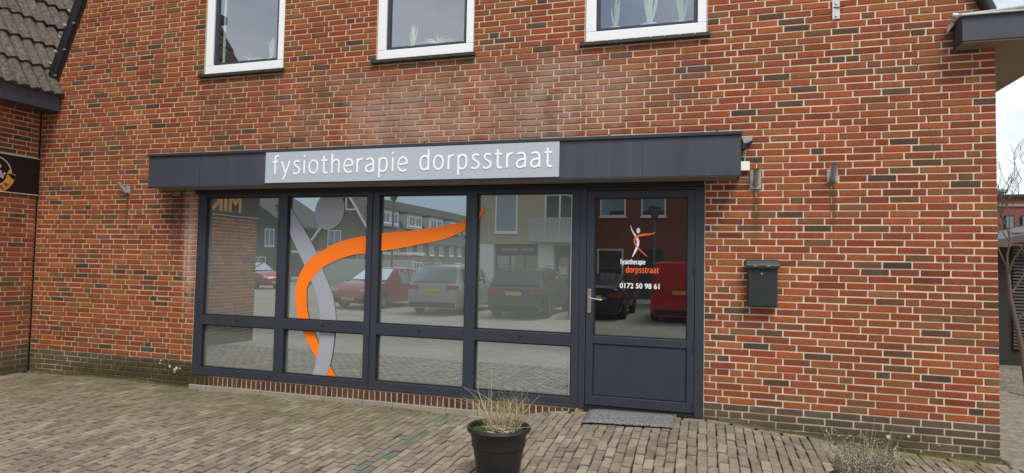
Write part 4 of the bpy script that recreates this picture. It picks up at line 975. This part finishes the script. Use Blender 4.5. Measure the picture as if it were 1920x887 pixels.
def twig(m, p, d, ln, r, dep):
    pts = [p]; q = Vector(p); d = Vector(d).normalized()
    for i in range(5):
        d = (d + Vector((rr_.gauss(0, 0.16), rr_.gauss(0, 0.16), 0.10))).normalized(); q = q + d * ln / 5; pts.append(q.copy())
    m.tube(pts, [r * (1 - 0.12 * i) for i in range(6)], 5)
    if dep:
        for k in range(3):
            j = rr_.randint(2, 5); twig(m, pts[j], d + Vector((rr_.gauss(0, 0.7), rr_.gauss(0, 0.7), rr_.uniform(0, 0.6))), ln * 0.62, r * 0.62, dep - 1)
for (p, d, ln) in (((3.70, 3.5, 1.3), (0.25, 0, 1), 0.8), ((3.72, 3.5, 1.1), (-0.2, -0.1, 1), 0.9), ((3.74, 3.52, 0.95), (0.6, 0.1, 0.8), 0.9), ((3.71, 3.5, 1.2), (0.05, -0.2, 1), 1.0), ((3.8, 3.53, 0.6), (0.5, -0.2, 1), 0.8)): twig(mb2, Vector(p), d, ln, 0.013, 3)
mt.build('trunk', 'bark', tree, smooth=True); mb2.build('branches', 'bark', tree, smooth=True)

# ================================================================== the street opposite (seen in the glass)
SZ = zg(-8, -12)
for nme, c in (('car_silver', (0.30, 0.32, 0.32)), ('car_black', (0.012, 0.013, 0.015)), ('car_graphite', (0.03, 0.032, 0.036)), ('car_red', (0.30, 0.012, 0.016)), ('van_red', (0.55, 0.008, 0.014))):
    n_ = NT(nme); n_.set(Base_Color=n_.scale(c, n_.math('MULTIPLY_ADD', n_.noise(3.0), 0.1, 0.95)), Roughness=0.3, Metallic=0.25, Coat_Weight=0.8, Coat_Roughness=0.05)
plain('tail_light', (0.35, 0.01, 0.012), 0.2); plain('head_light', (0.6, 0.62, 0.65), 0.15); plain('plate_yellow', (0.62, 0.42, 0.03), 0.5); plain('tyre', (0.012, 0.012, 0.012), 0.8); plain('rim', (0.35, 0.36, 0.37), 0.35, metal=0.7)
plain('tan_brick', (0.42, 0.35, 0.22), 0.85, var=0.18, nscale=8, bump=0.3); plain('red_brick_far', (0.26, 0.085, 0.05), 0.85, var=0.2, nscale=8); plain('brown_brick_far', (0.20, 0.14, 0.11), 0.85, var=0.2, nscale=8); plain('roof_far', (0.075, 0.07, 0.07), 0.85, var=0.2)
plain('render_white', (0.70, 0.70, 0.67), 0.8); plain('balcony_grey', (0.42, 0.41, 0.38), 0.7); plain('dark_shop', (0.05, 0.05, 0.052), 0.6); plain('lamp_grey', (0.16, 0.17, 0.17), 0.5, metal=0.3); plain('pale_green_wall', (0.48, 0.52, 0.47), 0.8)

def car(label, loc, rz, L_, W_, Hh, kind, paint, name='parked_car', cat='car'):
    t = thing(name, label, cat, loc, rz, local=True, group=None)
    hw = W_ / 2; belt = 0.58 * Hh if kind != 'van' else 0.56 * Hh; zb_ = 0.20
    if kind == 'suv':   st = [(0.0, .42, .80), (0.04, .52, .93), (0.20, .60, .98), (0.285, .62, 1), (0.42, .95, 1), (0.60, 1.0, 1), (0.90, .96, .99), (0.975, .64, .96), (0.995, .60, .93), (1.0, .40, .88)]
    elif kind == 'hatch': st = [(0.0, .40, .78), (0.04, .52, .92), (0.20, .62, .98), (0.27, .65, 1), (0.43, .97, 1), (0.60, 1.0, 1), (0.84, .95, .98), (0.955, .66, .95), (0.99, .62, .9), (1.0, .42, .85)]
    elif kind == 'van': st = [(0.0, .38, .82), (0.03, .48, .95), (0.16, .57, .99), (0.22, .60, 1), (0.36, .96, 1), (0.50, 1.0, 1), (0.90, 1.0, 1), (0.975, .97, .98), (0.995, .60, .97), (1.0, .40, .95)]
    else:               st = [(0.0, .40, .78), (0.04, .50, .92), (0.22, .62, .98), (0.30, .66, 1), (0.44, .97, 1), (0.62, 1.0, 1), (0.82, .76, .98), (0.96, .72, .94), (0.99, .66, .9), (1.0, .42, .85)]
    secs = []
    for (s, zt_, wf) in st:
        x = L_ * (0.5 - s); zt_ *= Hh; w_ = hw * wf; tall = zt_ > belt + 0.12; b_ = min(belt, zt_ - 0.02)
        wr = w_ * (0.80 if tall else 0.95)
        if kind == 'van' and tall: wr = w_ * 0.90
        half = [(w_ * 0.86, zb_), (w_ * 0.98, zb_ + 0.12), (w_, min(b_ - 0.12, 0.62)), (w_ * 0.97, b_), (wr, zt_ - (0.05 if tall else 0.01)), (wr * 0.82, zt_), (0, zt_ + 0.012)]
        secs.append([(x, -a, b) for a, b in half] + [(x, a, b) for a, b in reversed(half[:-1])])
    m = MB(); n = len(secs[0]); vs = [v for q in secs for v in q]
    fs = [(i * n + k, i * n + k + 1, (i + 1) * n + k + 1, (i + 1) * n + k) for i in range(len(secs) - 1) for k in range(n - 1)] + [tuple(range(n)), tuple((len(secs) - 1) * n + k for k in range(n))]
    fs += [(i * n, (i + 1) * n, (i + 1) * n + n - 1, i * n + n - 1) for i in range(len(secs) - 1)]
    m.raw(vs, fs); body = m.build('body', paint, t, smooth=True)
    def pane(q, off, nme='window', mat='car_glass', par=t):
        q = [Vector(v) for v in q]; nn = (q[1] - q[0]).cross(q[2] - q[0]).normalized(); c = sum(q, Vector()) / len(q)
        if nn.dot(c - Vector((0, 0, Hh * 0.45))) < 0: nn = -nn
        q = [c + (v - c) * 0.90 + nn * off for v in q]; m = MB(); m.poly(q); m.poly([v - nn * 0.006 for v in reversed(q)]); return m.build(nme, mat, par)
    tall = [st[i][1] * Hh > belt + 0.12 for i in range(len(st))]; idx = [i for i, q in enumerate(tall) if q]
    for i in idx[:-1]:
        for sgn in (0, 1):
            k = 3 if sgn == 0 else n - 5
            if kind == 'van' and st[i][0] > 0.45: continue
            pane([secs[i][k], secs[i + 1][k], secs[i + 1][k + 1], secs[i][k + 1]] if sgn == 0 else [secs[i][k], secs[i + 1][k], secs[i + 1][k + 1], secs[i][k + 1]], 0.008)
    i = idx[0]; pane([secs[i - 1][4], secs[i][4], secs[i][n - 5], secs[i - 1][n - 5]], 0.06, 'windscreen')
    i = idx[-1]
    if kind != 'van': pane([secs[i][4], secs[i + 1][4], secs[i + 1][n - 5], secs[i][n - 5]], 0.06, 'rear_window')
    for sx in (0.5 - 0.19, 0.5 - 0.80):
        for sy in (-1, 1):
            r = 0.33 if kind in ('suv', 'van') else 0.30; cx = L_ * sx
            m = MB(); m.lathe([(r * 0.6, -0.1), (r * 0.93, -0.1), (r, -0.07), (r, 0.07), (r * 0.93, 0.1), (r * 0.6, 0.1)], (cx, sy * (hw - 0.09), r), 24, axis='y'); wh = m.build('wheel', 'tyre', t, smooth=True)
            m = MB(); m.lathe([(0.0, 0.075), (r * 0.2, 0.085), (r * 0.62, 0.06), (r * 0.62, -0.06), (0, -0.06)], (cx, sy * (hw - 0.075), r), 18, axis='y'); m.build('rim', 'rim', wh, smooth=True)
    for sy in (-1, 1):
        m = MB(); m.box(-L_ / 2 + 0.005, -L_ / 2 + 0.12, sy * hw * 0.55, sy * hw * 0.945, Hh * 0.50, Hh * 0.585); m.build('tail_light', 'tail_light', t, bevel=0.01)
        m = MB(); m.box(L_ / 2 - 0.16, L_ / 2 - 0.02, sy * hw * 0.52, sy * hw * 0.90, Hh * 0.41, Hh * 0.475); m.build('head_light', 'head_light', t, bevel=0.01)
        m = MB(); m.box(L_ * 0.20, L_ * 0.245, sy * hw * 1.0, sy * hw * 1.12, belt - 0.02, belt + 0.11); m.build('mirror', paint, t, bevel=0.015)
    boxo('bumper', 'tyre', t, -L_ / 2 - 0.03, -L_ / 2 + 0.1, -hw * 0.86, hw * 0.86, 0.24, 0.40, bevel=0.03); boxo('bumper', 'tyre', t, L_ / 2 - 0.1, L_ / 2 + 0.02, -hw * 0.74, hw * 0.74, 0.24, 0.38, bevel=0.03)
    boxo('number_plate', 'plate_yellow', t, -L_ / 2 - 0.035, -L_ / 2 - 0.005, -0.26, 0.26, 0.50 * Hh - 0.06, 0.50 * Hh + 0.05); boxo('number_plate', 'plate_yellow', t, L_ / 2, L_ / 2 + 0.03, -0.26, 0.26, 0.30, 0.40)
    if kind == 'suv':
        for sy in (-1, 1):
            m = MB(); m.tube([(L_ * 0.04, sy * hw * 0.70, Hh + 0.02), (0, sy * hw * 0.70, Hh + 0.045), (-L_ * 0.3, sy * hw * 0.70, Hh + 0.04), (-L_ * 0.34, sy * hw * 0.70, Hh)], 0.016, 6); m.build('roof_rail', 'stainless', t, smooth=True)
    return t
car('silver sport utility car parked with its tail towards the shop', (-8.25, -14.5, SZ), R(-90), 4.5, 1.84, 1.62, 'suv', 'car_silver')
car('dark grey sport utility car parked beside the silver one', (-5.55, -14.6, SZ), R(-90), 4.6, 1.86, 1.56, 'suv', 'car_graphite')
car('black saloon car parked between the dark grey car and the red van', (-3.25, -15.4, SZ), R(-90), 4.5, 1.80, 1.42, 'sedan', 'car_black')
car('red delivery van parked with its tail towards the shop door', (-0.62, -15.3, SZ), R(-90), 4.3, 1.85, 1.84, 'van', 'van_red', 'parked_van', 'van')
car('small red hatchback facing the shop windows', (-11.35, -14.9, SZ), R(98), 4.1, 1.75, 1.46, 'hatch', 'car_red')
car('dark red hatchback far away near the dark gabled house', (-24.5, -23.5, SZ), R(10), 4.1, 1.75, 1.46, 'hatch', 'car_red')

def far_window(par, x0, x1, z0, z1, y, face=1, mull=1, axis='y'):
    """white framed window on a wall at y (facing +y) or, axis 'x', on a wall at x facing +x"""
    fw = 0.07; m = MB()
    def B(mm, a, b, c, d, e, f):
        if axis == 'y': mm.box(a, b, y + e, y + f, c, d)
        else: mm.box(y + e, y + f, a, b, c, d)
    B(m, x0, x1, z0, z0 + fw, 0.001, 0.06); B(m, x0, x1, z1 - fw, z1, 0.001, 0.06); B(m, x0, x0 + fw, z0 + fw, z1 - fw, 0.001, 0.06); B(m, x1 - fw, x1, z0 + fw, z1 - fw, 0.001, 0.06)
    for k in range(mull):
        xm = x0 + (x1 - x0) * (k + 1) / (mull + 1); B(m, xm - 0.035, xm + 0.035, z0 + fw, z1 - fw, 0.001, 0.055)
    B(m, x0 - 0.05, x1 + 0.05, z0 - 0.07, z0 - 0.001, 0.001, 0.10)
    o = m.build('window', 'white_frame', par); m = MB(); B(m, x0 + fw, x1 - fw, z0 + fw, z1 - fw, 0.002, 0.03); m.build('pane', 'far_pane', o); return o
# pale tan block
ty = -21.9
tb = thing('tan_apartment_block', 'tan brick apartment block with a balcony above white shop columns', 'building', (-8, ty, SZ))
m = MB(); m.box(-10.6, -5.35, ty - 9, ty, 2.09, 8.2); m.build('wall', 'tan_brick', tb)
m = MB(); m.box(-10.6, -5.35, ty - 9, ty - 0.5, SZ, 2.089); m.build('ground_floor', 'dark_shop', tb)
for a, b in ((-10.25, -9.46), (-7.32, -6.59), (-5.75, -5.36)): boxo('column', 'render_white', tb, a, b, ty - 0.49, ty - 0.02, SZ, 2.088)
fwn = boxo('shop_window', 'anthracite', tb, -9.45, -7.33, ty - 0.498, ty - 0.35, SZ + 0.3, 1.62)
for k in range(3): boxo('pane', 'far_pane', fwn, -9.38 + k * 0.70, -8.76 + k * 0.70, ty - 0.345, ty - 0.335, SZ + 0.4, 1.55)
sg2 = boxo('fascia_sign', 'dark_shop', tb, -9.45, -7.33, ty - 0.4, ty - 0.28, 1.66, 2.03)
x = -9.15
while x < -7.65:
    wd = random.choice([0.03, 0.07, 0.09]); boxo('sign_mark', 'silver_print', sg2, x, x + wd, ty - 0.279, ty - 0.27, 1.77, 1.77 + random.choice([0.12, 0.14, 0.16])); x += wd + 0.045 + (0.14 if -8.5 < x < -8.4 else 0)
far_window(tb, -9.4, -8.32, 2.64, 4.5, ty, mull=0); far_window(tb, -9.4, -8.32, 5.3, 6.9, ty, mull=0); far_window(tb, -7.0, -5.6, 2.4, 4.5, ty, mull=1)
bal = boxo('balcony', 'balcony_grey', tb, -7.48, -5.2, ty + 0.002, ty + 1.1, 2.18, 2.33)
for k in range(24): boxo('balcony_board', 'balcony_grey', bal, -7.48 + k * 0.095, -7.402 + k * 0.095, ty + 1.06, ty + 1.085, 2.34, 3.24)
drs = boxo('entrance_door', 'anthracite', tb, -6.5, -5.85, ty - 0.499, ty - 0.42, SZ, 1.6); boxo('pane', 'far_pane', drs, -6.4, -5.95, ty - 0.418, ty - 0.41, SZ + 0.2, 1.5)
# red brick block
ry = -22.9
rb = thing('red_brick_block', 'red brick block with white upper windows behind the parked van', 'building', (0, ry, SZ))
m = MB(); m.box(-5.3, 8.0, ry - 8, ry, SZ - 0.1, 7.4); m.build('wall', 'red_brick_far', rb)
for a, b in ((-4.6, -3.42), (-2.72, -1.62), (-0.6, 0.5), (1.6, 2.7)): far_window(rb, a, b, 3.45, 4.75, ry, mull=0)
far_window(rb, -4.7, -3.5, 0.62, 1.95, ry, mull=0); far_window(rb, 0.0, 1.4, 0.62, 1.95, ry, mull=1)
dd = boxo('door', 'dark_shop', rb, -2.75, -1.75, ry + 0.001, ry + 0.05, SZ, 1.95); boxo('door_step', 'render_white', rb, -2.85, -1.65, ry + 0.052, ry + 0.5, SZ, SZ + 0.16)
# terrace with its gable towards the shop
gy = -38.7; gx0, gx1, gxm, ze, zp = -30.4, -25.3, -27.6, 3.1, 6.5
tr = thing('terraced_houses', 'brown brick terrace with a trussed gable end and white dormers', 'building', (gx1, gy, SZ))
m = MB(); m.prism([(gx0, SZ - 0.1), (gx1, SZ - 0.1), (gx1, ze), (gxm, zp), (gx0, ze)], gy - 26, gy); m.build('wall', 'brown_brick_far', tr)
m = MB(); k = 0.35
for (xa, za, xb, zb2) in ((gx1 + k, ze - 0.42, gxm, zp + 0.06), (gx0 - k, ze - 0.42, gxm, zp + 0.06)):
    m.raw([(xa, gy + 0.4, za), (xb, gy + 0.4, zb2), (xb, gy - 26.2, zb2), (xa, gy - 26.2, za), (xa, gy + 0.4, za + 0.16), (xb, gy + 0.4, zb2 + 0.16), (xb, gy - 26.2, zb2 + 0.16), (xa, gy - 26.2, za + 0.16)], [(0, 1, 2, 3), (4, 5, 6, 7), (0, 1, 5, 4), (1, 2, 6, 5), (2, 3, 7, 6), (3, 0, 4, 7)])
trf = m.build('roof', 'roof_far', tr)
for sx in (gx0 - 0.35, gx1 + 0.35):
    m = MB(); m.tube([(sx, gy + 0.42, ze - 0.35), (gxm, gy + 0.42, zp + 0.16)], 0.11, 4); m.build('bargeboard', 'white_frame', trf)
m = MB(); m.tube([(gxm - 1.2, gy + 0.42, zp - 1.25), (gxm + 1.0, gy + 0.42, zp - 1.25)], 0.07, 4); m.tube([(gxm, gy + 0.42, zp - 1.25), (gxm, gy + 0.42, zp)], 0.07, 4); m.build('gable_truss', 'white_frame', trf)
far_window(tr, gx0 + 0.9, gx0 + 2.1, 2.3, 3.6, gy); far_window(tr, gx1 - 1.4, gx1 - 0.3, 0.3, 1.7, gy); far_window(tr, gx0 + 1.2, gx0 + 2.6, 0.3, 1.6, gy)
for i in range(5):
    y0 = gy - 4.6 - i * 4.9
    d_ = boxo('dormer', 'render_white', trf, gx1 - 1.35, gx1 - 0.25, y0, y0 + 3.2, 4.1, 5.45); boxo('dormer_roof', 'roof_far', trf, gx1 - 1.5, gx1 - 0.12, y0 - 0.15, y0 + 3.35, 5.451, 5.6)
    for k in range(2): far_window(d_, y0 + 0.25 + k * 1.45, y0 + 1.5 + k * 1.45, 4.35, 5.25, gx1 - 0.25, axis='x', mull=1)
    for k in range(2): far_window(tr, y0 + 0.3 + k * 2.3, y0 + 1.4 + k * 2.3, 1.75, 2.75, gx1, axis='x', mull=1)
    far_window(tr, y0 + 0.3, y0 + 2.2, -0.1, 1.1, gx1, axis='x', mull=2)
# dark gabled house, pale wall, carport
dh = thing('dark_gabled_house', 'dark gabled house with white windows left of the terrace', 'building', (-40, -42, SZ))
m = MB(); m.prism([(-46, SZ), (-36, SZ), (-36, 4.1), (-41.5, 7.2), (-46, 4.1)], -50, -42); m.build('wall', 'dark_shop', dh)
m = MB(); m.prism([(-35.6, 3.95), (-41.5, 7.3), (-46.4, 3.95), (-46.4, 4.2), (-41.5, 7.55), (-35.6, 4.2)], -50.3, -41.6); m.build('roof', 'roof_far', dh)
for a in (-40.4, -38.4): far_window(dh, a, a + 1.1, 2.3, 3.9, -42)
far_window(dh, -40.6, -38.2, -0.1, 1.3, -42, mull=2)
gw = boxo('garden_wall', 'pale_green_wall', None, -25.5, -17.6, -30.3, -30.0, SZ - 0.1, 1.25); tag(gw, 'pale rendered garden wall before the terrace gable', 'wall')
cp = thing('carport', 'low carport with a white roof sheet beside the terrace', 'carport', (-22, -34, SZ)); boxo('roof_sheet', 'render_white', cp, -29.5, -19.5, -36, -33, 1.62, 1.8)
for x in (-29.2, -24.5, -19.8): boxo('post', 'lamp_grey', cp, x, x + 0.12, -33.3, -33.18, SZ, 1.62)
def street_lamp(label, x, y, h):
    t = thing('street_lamp', label, 'lamp', (x, y, SZ)); m = MB(); m.tube([(x, y, SZ), (x, y, SZ + 1.2), (x, y, SZ + h)], [0.07, 0.055, 0.04], 10); m.build('pole', 'lamp_grey', t, smooth=True)
    m = MB(); m.lathe([(0.05, 0.0), (0.12, 0.05), (0.24, 0.42), (0.22, 0.44), (0.0, 0.5)], (x, y, SZ + h), 8); m.build('lantern', 'lamp_grey', t)
    m = MB(); m.lathe([(0.26, 0.44), (0.20, 0.52), (0.0, 0.56)], (x, y, SZ + h), 12); m.build('cap', 'roof_far', t)
street_lamp('street lamp standing between the red hatchback and the terrace', -12.0, -16.6, 4.1)
street_lamp('street lamp standing behind the red van', -1.85, -19.2, 3.55)
street_lamp('street lamp standing before the dark gabled house', -24.6, -26.0, 4.4)

# moss along the foot of the walls
plain('wall_moss', (0.060, 0.058, 0.020), 0.95, var=0.8, nscale=14, bump=0.8, bscale=90)
m = MB(); rm = random.Random(5)
for xa, xb in ((-8.36, -5.78), (0.12, 2.26)):
    n_ = int((xb - xa) / 0.02); prevr = None
    for i in range(n_ + 1):
        x = xa + (xb - xa) * i / n_; z = zg(x, -0.01); big = 0.5 + 0.5 * math.sin(x * 5.1) * math.sin(x * 2.3 + 1)
        wd = 0.012 + 0.05 * big * rm.uniform(0.4, 1.0); h_ = -0.004 + 0.024 * big * rm.uniform(0.3, 1.1)
        row = [(x, -0.002, z + h_ + 0.012), (x, -0.25 * wd, z + h_), (x, -0.7 * wd, z + h_ * 0.7), (x, -wd, z - 0.004)]
        if prevr:
            for k in range(3): m.poly([prevr[k], row[k], row[k + 1], prevr[k + 1]])
        prevr = row
tag(m.build('moss', 'wall_moss', None, smooth=True), 'green moss along the foot of the brick wall', 'moss', kind='stuff')
